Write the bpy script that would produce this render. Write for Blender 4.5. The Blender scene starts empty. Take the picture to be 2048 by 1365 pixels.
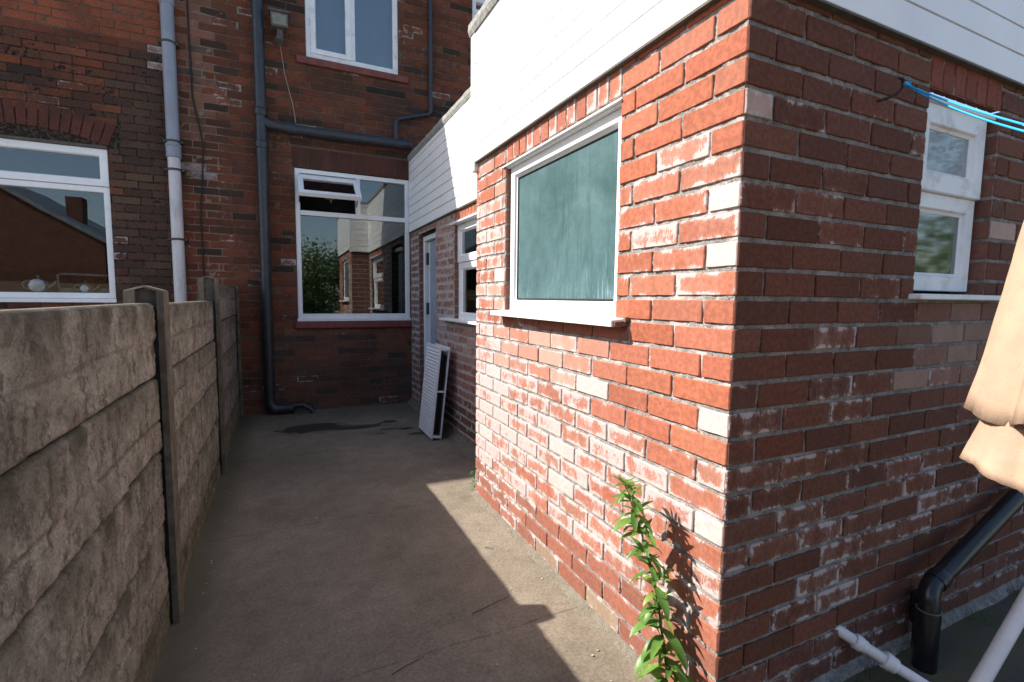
import bpy, bmesh, math, random
from mathutils import Vector, Matrix, noise
R = math.radians
random.seed(7)
sc = bpy.context.scene
col = sc.collection

# ------------------------------------------------------------------ helpers
def tag(o, label=None, cat=None, group=None, kind=None):
    if label: o['label'] = label
    if cat: o['category'] = cat
    if group: o['group'] = group
    if kind: o['kind'] = kind
    return o

def thing(name, loc, label, cat, group=None):
    o = bpy.data.objects.new(name, None); col.objects.link(o)
    o.location = loc; o.empty_display_size = 0.1
    return tag(o, label, cat, group)

def root_loc(o):
    while o is not None and o.parent is not None: o = o.parent
    return Vector(o.location) if o is not None else Vector((0, 0, 0))

class MB:
    """collects geometry in world coordinates, links it as one mesh object"""
    def __init__(s): s.v = []; s.f = []; s.sm = []
    def add(s, vs, fs, smooth=False):
        b = len(s.v); s.v += [tuple(p) for p in vs]
        s.f += [tuple(i + b for i in f) for f in fs]; s.sm += [smooth] * len(fs)
    def box(s, a, b):
        x0, y0, z0 = a; x1, y1, z1 = b
        x0, x1 = min(x0, x1), max(x0, x1); y0, y1 = min(y0, y1), max(y0, y1); z0, z1 = min(z0, z1), max(z0, z1)
        s.add([(x0,y0,z0),(x1,y0,z0),(x1,y1,z0),(x0,y1,z0),(x0,y0,z1),(x1,y0,z1),(x1,y1,z1),(x0,y1,z1)],
              [(0,3,2,1),(4,5,6,7),(0,1,5,4),(1,2,6,5),(2,3,7,6),(3,0,4,7)])
    def hexa(s, p):   # eight points, same order as box
        s.add(p, [(0,3,2,1),(4,5,6,7),(0,1,5,4),(1,2,6,5),(2,3,7,6),(3,0,4,7)])
    def tube(s, pts, rad, n=16, caps=True, smooth=True):
        pts = [Vector(p) for p in pts]
        if not isinstance(rad, (list, tuple)): rad = [rad] * len(pts)
        rings = []; up = None
        for i, p in enumerate(pts):
            d = (pts[min(i+1, len(pts)-1)] - pts[max(i-1, 0)]).normalized()
            if up is None:
                up = Vector((0, 0, 1)) if abs(d.z) < .9 else Vector((1, 0, 0))
            a = d.cross(up).normalized(); up = a.cross(d).normalized()
            rings.append([p + (a * math.cos(2*math.pi*k/n) + up * math.sin(2*math.pi*k/n)) * rad[i] for k in range(n)])
        vs = [q for r in rings for q in r]; fs = []
        for i in range(len(pts)-1):
            for k in range(n):
                fs.append((i*n+k, i*n+(k+1) % n, (i+1)*n+(k+1) % n, (i+1)*n+k))
        s.add(vs, fs, smooth)
        if caps:
            s.add(rings[0], [tuple(range(n))[::-1]]); s.add(rings[-1], [tuple(range(n))])
    def build(s, name, mat, parent=None, bevel=0, recalc=True, seg=1):
        rl = root_loc(parent)
        me = bpy.data.meshes.new(name)
        me.from_pydata([(p[0]-rl.x, p[1]-rl.y, p[2]-rl.z) for p in s.v], [], s.f)
        me.polygons.foreach_set('use_smooth', s.sm)
        if bevel or recalc:
            bm = bmesh.new(); bm.from_mesh(me)
            if bevel:
                bmesh.ops.remove_doubles(bm, verts=bm.verts, dist=1e-6) if False else None
                bmesh.ops.bevel(bm, geom=list(bm.edges), offset=bevel, segments=seg, affect='EDGES', profile=.6)
            if recalc: bmesh.ops.recalc_face_normals(bm, faces=bm.faces)
            bm.to_mesh(me); bm.free()
        o = bpy.data.objects.new(name, me); col.objects.link(o)
        me.materials.append(mat); o.parent = parent
        return o

class Frame:
    """a vertical plane: u runs along it, z up, n outward"""
    def __init__(s, o, u, n): s.o = Vector(o); s.u = Vector(u); s.n = Vector(n)
    def P(s, u, z, n=0.0):
        p = s.o + s.u*u + s.n*n; return Vector((p.x, p.y, p.z + z))
    def box(s, mb, u0, u1, z0, z1, n0, n1):
        mb.hexa([s.P(u0,z0,n0), s.P(u1,z0,n0), s.P(u1,z0,n1), s.P(u0,z0,n1), s.P(u0,z1,n0), s.P(u1,z1,n0), s.P(u1,z1,n1), s.P(u0,z1,n1)])
    def ring(s, mb, u0, u1, z0, z1, loops):
        """rectangular frame with mitred corners; loops = [(inset, n), ...]"""
        vs = []
        for ins, n in loops:
            vs += [s.P(u0+ins, z0+ins, n), s.P(u1-ins, z0+ins, n), s.P(u1-ins, z1-ins, n), s.P(u0+ins, z1-ins, n)]
        fs = []; m = len(loops)
        for i in range(m):
            j = (i+1) % m
            for k in range(4):
                fs.append((i*4+k, i*4+(k+1) % 4, j*4+(k+1) % 4, j*4+k))
        mb.add(vs, fs)

XW = 1.1735          # near side wall of the extension
X2 = 1.49            # set-back side wall
YF = 1.0             # front face of the extension
YS = 3.06            # step between the two side walls
YH = 6.2             # rear wall of the house
W1 = Frame((XW, 0, 0), (0, 1, 0), (-1, 0, 0))
W2 = Frame((X2, 0, 0), (0, 1, 0), (-1, 0, 0))
FR = Frame((0, YF, 0), (1, 0, 0), (0, -1, 0))
ST = Frame((0, YS, 0), (1, 0, 0), (0, 1, 0))
HW = Frame((0, YH, 0), (1, 0, 0), (0, -1, 0))

# ------------------------------------------------------------------ materials
def mat(name):
    m = bpy.data.materials.new(name); m.use_nodes = True
    nt = m.node_tree; nt.nodes.clear()
    return m, nt
def N(nt, t, **kw):
    n = nt.nodes.new(t)
    for k, v in kw.items():
        if k.startswith('i_'):
            n.inputs[k[2:].replace('_', ' ')].default_value = v
        else: setattr(n, k, v)
    return n
def L(nt, a, b): nt.links.new(a, b)
def coords(nt):
    return N(nt, 'ShaderNodeNewGeometry').outputs['Position']
def noi(nt, vec, scale, detail=4, rough=.55, dist=0.0, mapping=None):
    if mapping:
        mp = N(nt, 'ShaderNodeMapping'); mp.inputs['Scale'].default_value = mapping; L(nt, vec, mp.inputs['Vector']); vec = mp.outputs[0]
    n = N(nt, 'ShaderNodeTexNoise'); n.inputs['Scale'].default_value = scale; n.inputs['Detail'].default_value = detail
    n.inputs['Roughness'].default_value = rough; n.inputs['Distortion'].default_value = dist
    L(nt, vec, n.inputs['Vector']); return n.outputs['Fac']
def mth(nt, op, a, b=None, c=None, clamp=False):
    n = N(nt, 'ShaderNodeMath', operation=op, use_clamp=clamp)
    for i, x in enumerate((a, b, c)):
        if x is None: continue
        if isinstance(x, (int, float)): n.inputs[i].default_value = x
        else: L(nt, x, n.inputs[i])
    return n.outputs[0]
def mapr(nt, v, a, b, c=0.0, d=1.0, smooth=True):
    n = N(nt, 'ShaderNodeMapRange'); n.interpolation_type = 'SMOOTHSTEP' if smooth else 'LINEAR'
    for i, x in zip((0, 1, 2, 3, 4), (v, a, b, c, d)):
        if isinstance(x, (int, float)): n.inputs[i].default_value = x
        else: L(nt, x, n.inputs[i])
    return n.outputs[0]
def mixc(nt, fac, a, b, mode='MIX'):
    n = N(nt, 'ShaderNodeMix', data_type='RGBA', blend_type=mode)
    for i, x in ((0, fac), (6, a), (7, b)):
        if isinstance(x, (int, float)): n.inputs[i].default_value = x
        elif isinstance(x, tuple): n.inputs[i].default_value = (x + (1,))[:4]
        else: L(nt, x, n.inputs[i])
    return n.outputs[2]
def finish(nt, colr, rough=.8, bump=None, bdist=.002, bstr=1.0, spec=.4, metal=0):
    b = N(nt, 'ShaderNodeBsdfPrincipled')
    for k, x in (('Base Color', colr), ('Roughness', rough), ('Specular IOR Level', spec), ('Metallic', metal)):
        if isinstance(x, (int, float)): b.inputs[k].default_value = x
        elif isinstance(x, tuple): b.inputs[k].default_value = (x + (1,))[:4]
        else: L(nt, x, b.inputs[k])
    if bump is not None:
        bp = N(nt, 'ShaderNodeBump'); bp.inputs['Distance'].default_value = bdist; bp.inputs['Strength'].default_value = bstr
        L(nt, bump, bp.inputs['Height']); L(nt, bp.outputs[0], b.inputs['Normal'])
    o = N(nt, 'ShaderNodeOutputMaterial'); L(nt, b.outputs[0], o.inputs['Surface'])
    return b
def attr(nt, name):
    return N(nt, 'ShaderNodeAttribute', attribute_type='GEOMETRY', attribute_name=name)

def brick_material(name, white=(.52, .455, .44), grime=0.0, bumpd=.0016):
    m, nt = mat(name); p = coords(nt)
    bc = attr(nt, 'bcol').outputs['Color']; ak = attr(nt, 'bk')
    sep = N(nt, 'ShaderNodeSeparateColor'); L(nt, ak.outputs['Color'], sep.inputs[0])
    amount, rnd, length = sep.outputs[0], sep.outputs[1], sep.outputs[2]
    haze = ak.outputs['Alpha']
    uvn = attr(nt, 'buv').outputs['Vector']; su = N(nt, 'ShaderNodeSeparateXYZ'); L(nt, uvn, su.inputs[0])
    u, v = su.outputs[0], su.outputs[1]
    eu = mth(nt, 'MULTIPLY', mth(nt, 'SUBTRACT', .5, mth(nt, 'ABSOLUTE', mth(nt, 'SUBTRACT', u, .5))), length)
    ev = mth(nt, 'MULTIPLY', mth(nt, 'SUBTRACT', .5, mth(nt, 'ABSOLUTE', mth(nt, 'SUBTRACT', v, .5))), .075)
    edge = mth(nt, 'MINIMUM', eu, ev)
    eterm = mapr(nt, edge, 0.0, .024, .46, 0.0)
    # every brick gets its own piece of noise
    off = N(nt, 'ShaderNodeCombineXYZ'); L(nt, mth(nt, 'MULTIPLY', rnd, 37.0), off.inputs[0]); L(nt, mth(nt, 'MULTIPLY', rnd, 91.0), off.inputs[2])
    add = N(nt, 'ShaderNodeVectorMath', operation='ADD'); L(nt, p, add.inputs[0]); L(nt, off.outputs[0], add.inputs[1]); q = add.outputs[0]
    n1 = noi(nt, q, 17, 4, .6, .3, mapping=(1, 1, .8)); n2 = noi(nt, q, 210, 6, .8, mapping=(1, 1, .30)); n3 = noi(nt, q, 60, 4, .6)
    nw = noi(nt, p, 11, 5, .7, .2, mapping=(1, 1, .7)); n1 = mth(nt, 'ADD', mth(nt, 'MULTIPLY', n1, .5), mth(nt, 'MULTIPLY', nw, .5))
    val = mth(nt, 'ADD', mth(nt, 'MULTIPLY', mth(nt, 'SUBTRACT', n1, .5), 1.5), mth(nt, 'MULTIPLY', mth(nt, 'SUBTRACT', n2, .5), .95))
    val = mth(nt, 'ADD', val, mth(nt, 'MULTIPLY', mth(nt, 'MULTIPLY', eterm, mapr(nt, n1, .42, .60, .30, 1.15)), mapr(nt, amount, 0.02, .3, 0, 1)))
    val = mth(nt, 'ADD', val, mth(nt, 'MULTIPLY', amount, 1.0))
    mask = mapr(nt, val, .50, .58); veil = mth(nt, 'MULTIPLY', mapr(nt, val, .15, .60), mapr(nt, amount, .05, .35))
    # body colour: speckle, darker blotches
    dark = mapr(nt, n3, .35, .7, .78, 1.15); c = mixc(nt, 1.0, bc, dark, 'MULTIPLY')
    fine = mapr(nt, noi(nt, q, 420, 3, .7), .3, .7, .85, 1.14); c = mixc(nt, 1.0, c, fine, 'MULTIPLY')
    spot = mapr(nt, noi(nt, q, 230, 2, .5), .70, .78); c = mixc(nt, mth(nt, 'MULTIPLY', spot, .45), c, (.05, .03, .025))
    c = mixc(nt, mth(nt, 'MULTIPLY', haze, mapr(nt, n1, .2, .7, .6, 1)), c, (.50, .37, .31))
    c = mixc(nt, mth(nt, 'MULTIPLY', veil, .34), c, (.46, .31, .27))
    wv = mixc(nt, mapr(nt, n3, .3, .7), white, tuple(x*.78 for x in white))
    c = mixc(nt, mth(nt, 'MULTIPLY', mask, .80), c, wv)
    if grime:
        g = mapr(nt, noi(nt, p, 1.7, 6, .65, .4), .45, .68); c = mixc(nt, mth(nt, 'MULTIPLY', g, grime), c, (.030, .022, .018))
    h = mth(nt, 'ADD', mth(nt, 'MULTIPLY', n3, .5), mth(nt, 'MULTIPLY', noi(nt, q, 300, 5, .7), .5))
    h = mth(nt, 'ADD', h, mth(nt, 'MULTIPLY', mask, .25))
    finish(nt, c, .86, h, bumpd, .8, .25)
    return m

def mortar_material(name, c0, c1, cdark, whitef=.0, zone=False, salt=0):
    m, nt = mat(name); p = coords(nt)
    a = noi(nt, p, 38, 6, .7); b = noi(nt, p, 190, 5, .7); c_ = noi(nt, p, 7, 4, .6)
    c = mixc(nt, mapr(nt, a, .3, .7), c0, c1)
    c = mixc(nt, mapr(nt, b, .54, .62), c, cdark)
    c = mixc(nt, mth(nt, 'MULTIPLY', mapr(nt, c_, .45, .65), whitef), c, (.50, .46, .44))
    if salt:    # the same salt bloom that crosses the bricks
        nw = noi(nt, p, 11, 5, .7, .2, mapping=(1, 1, .7)); c = mixc(nt, mth(nt, 'MULTIPLY', mapr(nt, nw, .47, .60), salt), c, (.50, .45, .43))
    if zone:    # repointed strip right of the soil pipe, blackened joints left of it
        s = N(nt, 'ShaderNodeSeparateXYZ'); L(nt, p, s.inputs[0]); xx = mth(nt, 'ADD', s.outputs[0], mth(nt, 'MULTIPLY', mth(nt, 'SUBTRACT', c_, .5), .3))
        tan = mth(nt, 'MULTIPLY', mapr(nt, xx, -.92, -.86), mapr(nt, xx, -.58, -.50, 1, 0)); c = mixc(nt, mth(nt, 'MULTIPLY', tan, .9), c, (.21, .155, .115))
        blk = mth(nt, 'MULTIPLY', mapr(nt, xx, -.95, -1.02), mapr(nt, s.outputs[2], 3.85, 3.7)); c = mixc(nt, mth(nt, 'MULTIPLY', blk, mapr(nt, a, .35, .55)), c, (.022, .018, .015))
    h = mth(nt, 'ADD', a, mth(nt, 'MULTIPLY', b, .8))
    finish(nt, c, .95, h, .006, .9, .1)
    return m

def plain(name, c, rough=.5, spec=.5, var=.12, scale=8, bump=.0006, bscale=60, dirt=None, dirtamt=.3, metal=0, streak=None):
    m, nt = mat(name); p = coords(nt)
    a = mapr(nt, noi(nt, p, scale, 5, .6), .3, .7, 1-var, 1+var)
    cc = mixc(nt, 1.0, c, a, 'MULTIPLY')
    if dirt:
        d = noi(nt, p, scale*1.7, 8, .7, mapping=streak or (1, 1, 1))
        cc = mixc(nt, mth(nt, 'MULTIPLY', mapr(nt, d, .5, .72), dirtamt), cc, dirt)
    finish(nt, cc, rough, noi(nt, p, bscale, 4, .6), bump, .7, spec, metal)
    return m

M = {}
M['brick_ext'] = brick_material('orange_facing_brick')
M['brick_side2'] = brick_material('smeared_brick', white=(.42, .36, .34))
M['brick_house'] = brick_material('old_dark_brick', grime=.62, bumpd=.003)
M['mortar_ext'] = mortar_material('grey_mortar', (.21, .20, .182), (.30, .285, .262), (.045, .04, .034), .20, salt=.8)
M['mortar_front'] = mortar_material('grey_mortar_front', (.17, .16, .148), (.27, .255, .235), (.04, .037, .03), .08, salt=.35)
M['mortar_side2'] = mortar_material('pale_mortar', (.36, .33, .31), (.52, .48, .45), (.16, .14, .12), .4)
M['mortar_house'] = mortar_material('brown_mortar', (.085, .060, .044), (.165, .118, .085), (.025, .019, .015), .02, zone=True)
M['upvc'] = plain('white_upvc', (.80, .80, .80), .28, .5, .03, 5, .0002, 30, (.42, .40, .35), .22)
M['upvc_old'] = plain('weathered_white_upvc', (.76, .76, .77), .35, .5, .05, 5, .0003, 30, (.25, .23, .2), .45)
M['clad'] = plain('white_cladding', (.82, .82, .82), .35, .5, .03, 3, .0003, 12, (.55, .55, .54), .12, streak=(1, 1, .3))
M['clad_joint_shade'] = plain('dark_joint_shade', (.17, .16, .155), .8, .2, .2, 30)  # dark tone that paints the shadow line into the cladding grooves
M['felt'] = plain('grey_mineral_felt', (.26, .26, .25), .95, .2, .3, 30, .003, 300, (.10, .10, .10), .5)
M['trim'] = plain('brown_grey_trim', (.085, .075, .06), .6, .3, .2, 20)
M['tile_sill'] = plain('red_tile_sill', (.17, .045, .032), .55, .4, .25, 12, .001, 80, (.05, .03, .03), .6)
M['black_iron'] = plain('black_painted_iron', (.022, .026, .034), .42, .5, .25, 14, .001, 90, (.09, .085, .08), .25)
M['black_pvc'] = plain('black_pvc', (.010, .010, .012), .30, .5, .1, 10, .0002, 50, (.07, .065, .06), .18)
M['grey_pvc'] = plain('grey_pvc', (.54, .52, .53), .42, .5, .06, 6, .0004, 50, (.14, .12, .11), .35, streak=(1, 1, .25))
M['grey_pvc_dark'] = plain('blue_grey_pvc', (.23, .25, .30), .45, .5, .08, 6, .0004, 50, (.10, .09, .08), .3, streak=(1, 1, .25))
M['white_pvc'] = plain('white_pvc_pipe', (.68, .66, .66), .35, .5, .06, 9, .0003, 50, (.25, .22, .18), .3)
M['rad_white'] = plain('white_enamel', (.74, .75, .78), .30, .5, .03, 6, .0002, 30, (.4, .38, .35), .15)
M['rad_dark'] = plain('dusty_fin_metal', (.045, .045, .05), .6, .5, .3, 40)
M['door'] = plain('blue_grey_door_paint', (.30, .34, .41), .45, .5, .08, 5, .0004, 20, (.15, .15, .16), .3)
M['hinge'] = plain('dark_hinge', (.05, .045, .04), .5, .5, .3, 30)
M['wood'] = plain('rotten_wood', (.20, .13, .09), .9, .2, .3, 60, .002, 150, (.05, .035, .03), .6)
M['dark_room'] = plain('dark_interior', (.020, .019, .018), .9, .2, .3, 2)
M['teal_blind'] = plain('teal_blind', (.12, .19, .185), .8, .2, .15, 6)
M['bounce_slab'] = plain('pale_bounce_surface', (.42, .39, .35), .9, .2, .2, 3, .003, 60)  # pale tone of the added slab that bounces sunlight
M['grey_net'] = plain('grey_curtain', (.07, .085, .08), .9, .2, .15, 5)
M['net'] = plain('grey_blind', (.34, .36, .40), .9, .2, .05, 3)
M['ceramic'] = plain('glazed_china', (.30, .30, .27), .2, .6, .2, 25)
M['slate'] = plain('slate_roof', (.16, .175, .20), .6, .5, .3, 6, .004, 12)
M['lamp'] = plain('lamp_casing', (.085, .08, .07), .5, .5, .25, 20, .001, 60)
M['lampglass'] = plain('dusty_lamp_glass', (.15, .15, .13), .25, .6, .2, 20)
M['cable'] = plain('black_cable', (.015, .014, .014), .6, .4)
M['cable_white'] = plain('pale_wire', (.35, .33, .30), .6, .4)
M['rope'] = plain('blue_nylon_line', (.02, .36, .72), .45, .5, .1, 200, .001, 900)
M['rust'] = plain('rusty_iron', (.05, .025, .018), .85, .3, .4, 60, .002, 200)
M['pebble'] = plain('pale_grit', (.40, .38, .35), .9, .2, .3, 60)
M['twig'] = plain('dry_twig', (.06, .045, .035), .9, .2, .3, 60)
M['soil'] = plain('soil', (.04, .033, .025), 1, .1, .4, 20, .01, 40)

def m_pane(name, tint=(.82, .88, .86), rough=0.0, boost=1.5, wob=.0):
    m, nt = mat(name); p = coords(nt)
    t = N(nt, 'ShaderNodeBsdfTransparent'); t.inputs[0].default_value = tint + (1,)
    g = N(nt, 'ShaderNodeBsdfGlossy'); g.inputs['Roughness'].default_value = rough; g.inputs['Color'].default_value = (.95, .97, 1, 1)
    bp = N(nt, 'ShaderNodeBump'); bp.inputs['Distance'].default_value = .0012; bp.inputs['Strength'].default_value = wob
    L(nt, noi(nt, p, 2.2, 1, .4), bp.inputs['Height']); L(nt, bp.outputs[0], g.inputs['Normal'])
    f = N(nt, 'ShaderNodeFresnel'); f.inputs['IOR'].default_value = 1.52
    mx = N(nt, 'ShaderNodeMixShader'); L(nt, mth(nt, 'MULTIPLY', f.outputs[0], boost, clamp=True), mx.inputs[0])
    L(nt, t.outputs[0], mx.inputs[1]); L(nt, g.outputs[0], mx.inputs[2])
    o = N(nt, 'ShaderNodeOutputMaterial'); L(nt, mx.outputs[0], o.inputs['Surface'])
    return m
M['glass'] = m_pane('window_glass', wob=.35, boost=1.9)
M['glass_side'] = m_pane('window_glass_side', wob=0, boost=2.2, rough=.02)
M['glass_obs'] = m_pane('hazy_glass', tint=(.75, .8, .8), wob=0, boost=2.0, rough=.055)
M['glass_up'] = m_pane('window_glass_upper', tint=(.8, .85, .85), wob=.3, boost=2.6)

def m_steamed():
    m, nt = mat('steamed_teal_glass'); p = coords(nt)
    big = noi(nt, p, 2.6, 4, .6, .5); drip = noi(nt, p, 60, 7, .72, .15, mapping=(1, 1, .06)); drip2 = noi(nt, p, 170, 6, .7, .1, mapping=(1, 1, .05))
    fine = noi(nt, p, 260, 3, .6)
    sx = N(nt, 'ShaderNodeSeparateXYZ'); L(nt, p, sx.inputs[0])
    low = mapr(nt, sx.outputs[2], 1.36, 1.62, 1.0, 0.0)
    c = mixc(nt, mapr(nt, big, .2, .8), (.030, .074, .080), (.090, .165, .172))
    dd = mth(nt, 'MULTIPLY', mapr(nt, drip, .50, .66), mapr(nt, drip2, .4, .6, .4, 1))
    c = mixc(nt, mth(nt, 'MULTIPLY', dd, .55), c, (.020, .045, .05))
    hi = mth(nt, 'MULTIPLY', mapr(nt, drip2, .52, .68), low)
    c = mixc(nt, mth(nt, 'MULTIPLY', hi, .7), c, (.26, .36, .42))
    c = mixc(nt, 1.0, c, mapr(nt, fine, .2, .8, .80, 1.2), 'MULTIPLY')
    c = mixc(nt, 1.0, c, mapr(nt, noi(nt, p, 9, 7, .75, .6), .3, .7, .90, 1.1), 'MULTIPLY')
    c = mixc(nt, mth(nt, 'MULTIPLY', mapr(nt, noi(nt, p, 150, 1, .4), .76, .80), .35), c, (.3, .4, .42))
    b = finish(nt, c, .5, fine, .0006, spec=.3)
    b.inputs['Coat Weight'].default_value = .55; b.inputs['Coat Roughness'].default_value = .08; b.inputs['Coat IOR'].default_value = 1.45
    return m
M['steamed'] = m_steamed()

def m_frost(name, c0, c1):
    m, nt = mat(name); p = coords(nt)
    c = mixc(nt, mapr(nt, noi(nt, p, 40, 5, .65), .3, .7), c0, c1)
    b = finish(nt, c, .35, noi(nt, p, 120, 3, .6), .0015, .8, .5)
    b.inputs['Coat Weight'].default_value = .9; b.inputs['Coat Roughness'].default_value = .04
    return m
M['frost'] = m_frost('obscure_glass', (.13, .15, .17), (.24, .26, .28))
M['frost_teal'] = m_frost('obscure_teal_glass', (.07, .12, .12), (.13, .19, .19))

def m_ground():
    m, nt = mat('worn_concrete'); p = coords(nt)
    s = N(nt, 'ShaderNodeSeparateXYZ'); L(nt, p, s.inputs[0]); x, y = s.outputs[0], s.outputs[1]
    n1 = noi(nt, p, 1.3, 6, .6); n2 = noi(nt, p, 9, 6, .65); n3 = noi(nt, p, 70, 5, .7); n4 = noi(nt, p, 380, 3, .7)
    c = mixc(nt, mapr(nt, n1, .3, .7), (.158, .133, .100), (.245, .208, .160))
    c = mixc(nt, mth(nt, 'MULTIPLY', mapr(nt, n2, .42, .66), .32), c, (.105, .088, .068))
    c = mixc(nt, 1.0, c, mapr(nt, n3, .28, .72, .76, 1.24), 'MULTIPLY')
    c = mixc(nt, mth(nt, 'MULTIPLY', mapr(nt, n4, .64, .72), .6), c, (.42, .39, .35))
    c = mixc(nt, mth(nt, 'MULTIPLY', mapr(nt, noi(nt, p, 120, 2, .5), .70, .75), .6), c, (.06, .05, .042))
    c = mixc(nt, mth(nt, 'MULTIPLY', mapr(nt, noi(nt, p, 2.6, 7, .72, .8), .53, .62), .22), c, (.10, .085, .065))
    c = mixc(nt, mth(nt, 'MULTIPLY', mapr(nt, noi(nt, p, 4.1, 6, .75, 1.2), .58, .68), .25), c, (.30, .265, .215))
    vor = N(nt, 'ShaderNodeTexVoronoi', feature='DISTANCE_TO_EDGE'); vor.inputs['Scale'].default_value = .75
    wv_ = N(nt, 'ShaderNodeVectorMath', operation='ADD'); ns_ = N(nt, 'ShaderNodeTexNoise'); ns_.inputs['Scale'].default_value = 5; ns_.inputs['Detail'].default_value = 6; L(nt, p, ns_.inputs['Vector'])
    sc_ = N(nt, 'ShaderNodeVectorMath', operation='SCALE'); sc_.inputs['Scale'].default_value = .22; L(nt, ns_.outputs['Color'], sc_.inputs[0])
    L(nt, p, wv_.inputs[0]); L(nt, sc_.outputs[0], wv_.inputs[1]); L(nt, wv_.outputs[0], vor.inputs['Vector'])
    crack = mth(nt, 'MULTIPLY', mapr(nt, vor.outputs['Distance'], .0008, .0030, 1, 0), mapr(nt, n1, .50, .58)); c = mixc(nt, mth(nt, 'MULTIPLY', crack, .0), c, (.035, .03, .024))
    # green-brown growth along the foot of the fence and the house
    wob = mth(nt, 'MULTIPLY', mth(nt, 'SUBTRACT', n2, .5), .22)
    moss = mapr(nt, mth(nt, 'ADD', x, wob), -.42, -.22, 1.0, 0.0)
    moss = mth(nt, 'MULTIPLY', moss, mapr(nt, n3, .2, .6, .4, 1))
    c = mixc(nt, mth(nt, 'MULTIPLY', moss, .7), c, (.055, .055, .028))
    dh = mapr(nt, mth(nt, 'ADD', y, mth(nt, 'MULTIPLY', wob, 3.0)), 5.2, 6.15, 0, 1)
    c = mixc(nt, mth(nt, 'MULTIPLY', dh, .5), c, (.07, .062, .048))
    # right-hand yard in front of the extension: dirty and mossy
    rr = mth(nt, 'MULTIPLY', mapr(nt, mth(nt, 'ADD', x, wob), 1.25, 1.75), mapr(nt, y, -.5, .3))
    c = mixc(nt, mth(nt, 'MULTIPLY', rr, .8), c, mixc(nt, mapr(nt, n2, .4, .6), (.060, .052, .044), (.058, .062, .028)))
    # slab joints: fine darker lines across the alley
    for yy in (1.72, 3.05, 4.45):
        d = mth(nt, 'ABSOLUTE', mth(nt, 'SUBTRACT', mth(nt, 'ADD', y, mth(nt, 'MULTIPLY', mth(nt, 'SUBTRACT', noi(nt, p, 3, 3, .5), .5), .05)), yy))
        c = mixc(nt, mth(nt, 'MULTIPLY', mapr(nt, d, .002, .006, .45, 0), mapr(nt, n2, .38, .5)), c, (.05, .04, .035))
    # wet patches by the drain
    wet = None
    for (cx, cy, rx, ry) in ((.25, 5.34, .34, .19), (.66, 5.20, .28, .09), (1.02, 5.30, .10, .05), (1.13, 4.95, .10, .045), (.95, 5.0, .08, .03), (1.22, 4.72, .12, .05), (.33, 5.12, .05, .02), (.85, 4.86, .05, .015)):
        dx = mth(nt, 'DIVIDE', mth(nt, 'SUBTRACT', x, cx), rx); dy = mth(nt, 'DIVIDE', mth(nt, 'SUBTRACT', y, cy), ry)
        d = mth(nt, 'SQRT', mth(nt, 'ADD', mth(nt, 'MULTIPLY', dx, dx), mth(nt, 'MULTIPLY', dy, dy)))
        d = mth(nt, 'ADD', d, mth(nt, 'MULTIPLY', mth(nt, 'SUBTRACT', noi(nt, p, 14, 3, .6), .5), 1.5))
        k = mapr(nt, d, .8, 1.1, 1, 0)
        wet = k if wet is None else mth(nt, 'MAXIMUM', wet, k)
    c = mixc(nt, mth(nt, 'MULTIPLY', wet, .82), c, (.022, .018, .015))
    rough = mapr(nt, wet, 0, 1, .92, .35)
    h = mth(nt, 'ADD', mth(nt, 'MULTIPLY', n3, .7), mth(nt, 'MULTIPLY', n4, .4))
    finish(nt, c, rough, h, .004, .7, .3)
    return m
M['ground'] = m_ground()

def m_fence():
    m, nt = mat('cast_concrete_stone_effect'); p = coords(nt)
    s = N(nt, 'ShaderNodeSeparateXYZ'); L(nt, p, s.inputs[0]); z = s.outputs[2]
    n1 = noi(nt, p, 8, 6, .65); n2 = noi(nt, p, 22, 7, .75, .1, mapping=(1, 1, .7)); n3 = noi(nt, p, 120, 5, .7); n4 = noi(nt, p, 19, 8, .78, .0, mapping=(1, 1, .5))
    c = mixc(nt, mapr(nt, n1, .32, .68), (.195, .172, .142), (.32, .29, .245))
    c = mixc(nt, mth(nt, 'MULTIPLY', mapr(nt, n2, .50, .60), .6), c, (.135, .095, .082))
    c = mixc(nt, mth(nt, 'MULTIPLY', mapr(nt, n4, .51, .60), .62), c, (.055, .047, .036))
    c = mixc(nt, 1.0, c, mapr(nt, n3, .25, .75, .70, 1.28), 'MULTIPLY')
    c = mixc(nt, mth(nt, 'MULTIPLY', mapr(nt, n3, .66, .74), .5), c, (.30, .28, .25))
    low = mth(nt, 'MULTIPLY', mapr(nt, z, .0, .35, .8, 0), mapr(nt, n2, .3, .6, .3, 1))
    c = mixc(nt, low, c, (.095, .090, .042))
    # lichen darkening in the sunk joints of the casting
    d = attr(nt, 'joint').outputs['Fac']
    c = mixc(nt, mth(nt, 'MULTIPLY', d, .82), c, (.050, .042, .030))
    h = mth(nt, 'ADD', n2, mth(nt, 'MULTIPLY', n3, .6))
    finish(nt, c, .95, h, .007, .9, .15)
    return m
M['fence'] = m_fence()
M['post'] = plain('post_concrete', (.115, .10, .078), .95, .15, .3, 14, .003, 90, (.05, .045, .03), .6, streak=(1, 1, .4))

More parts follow.
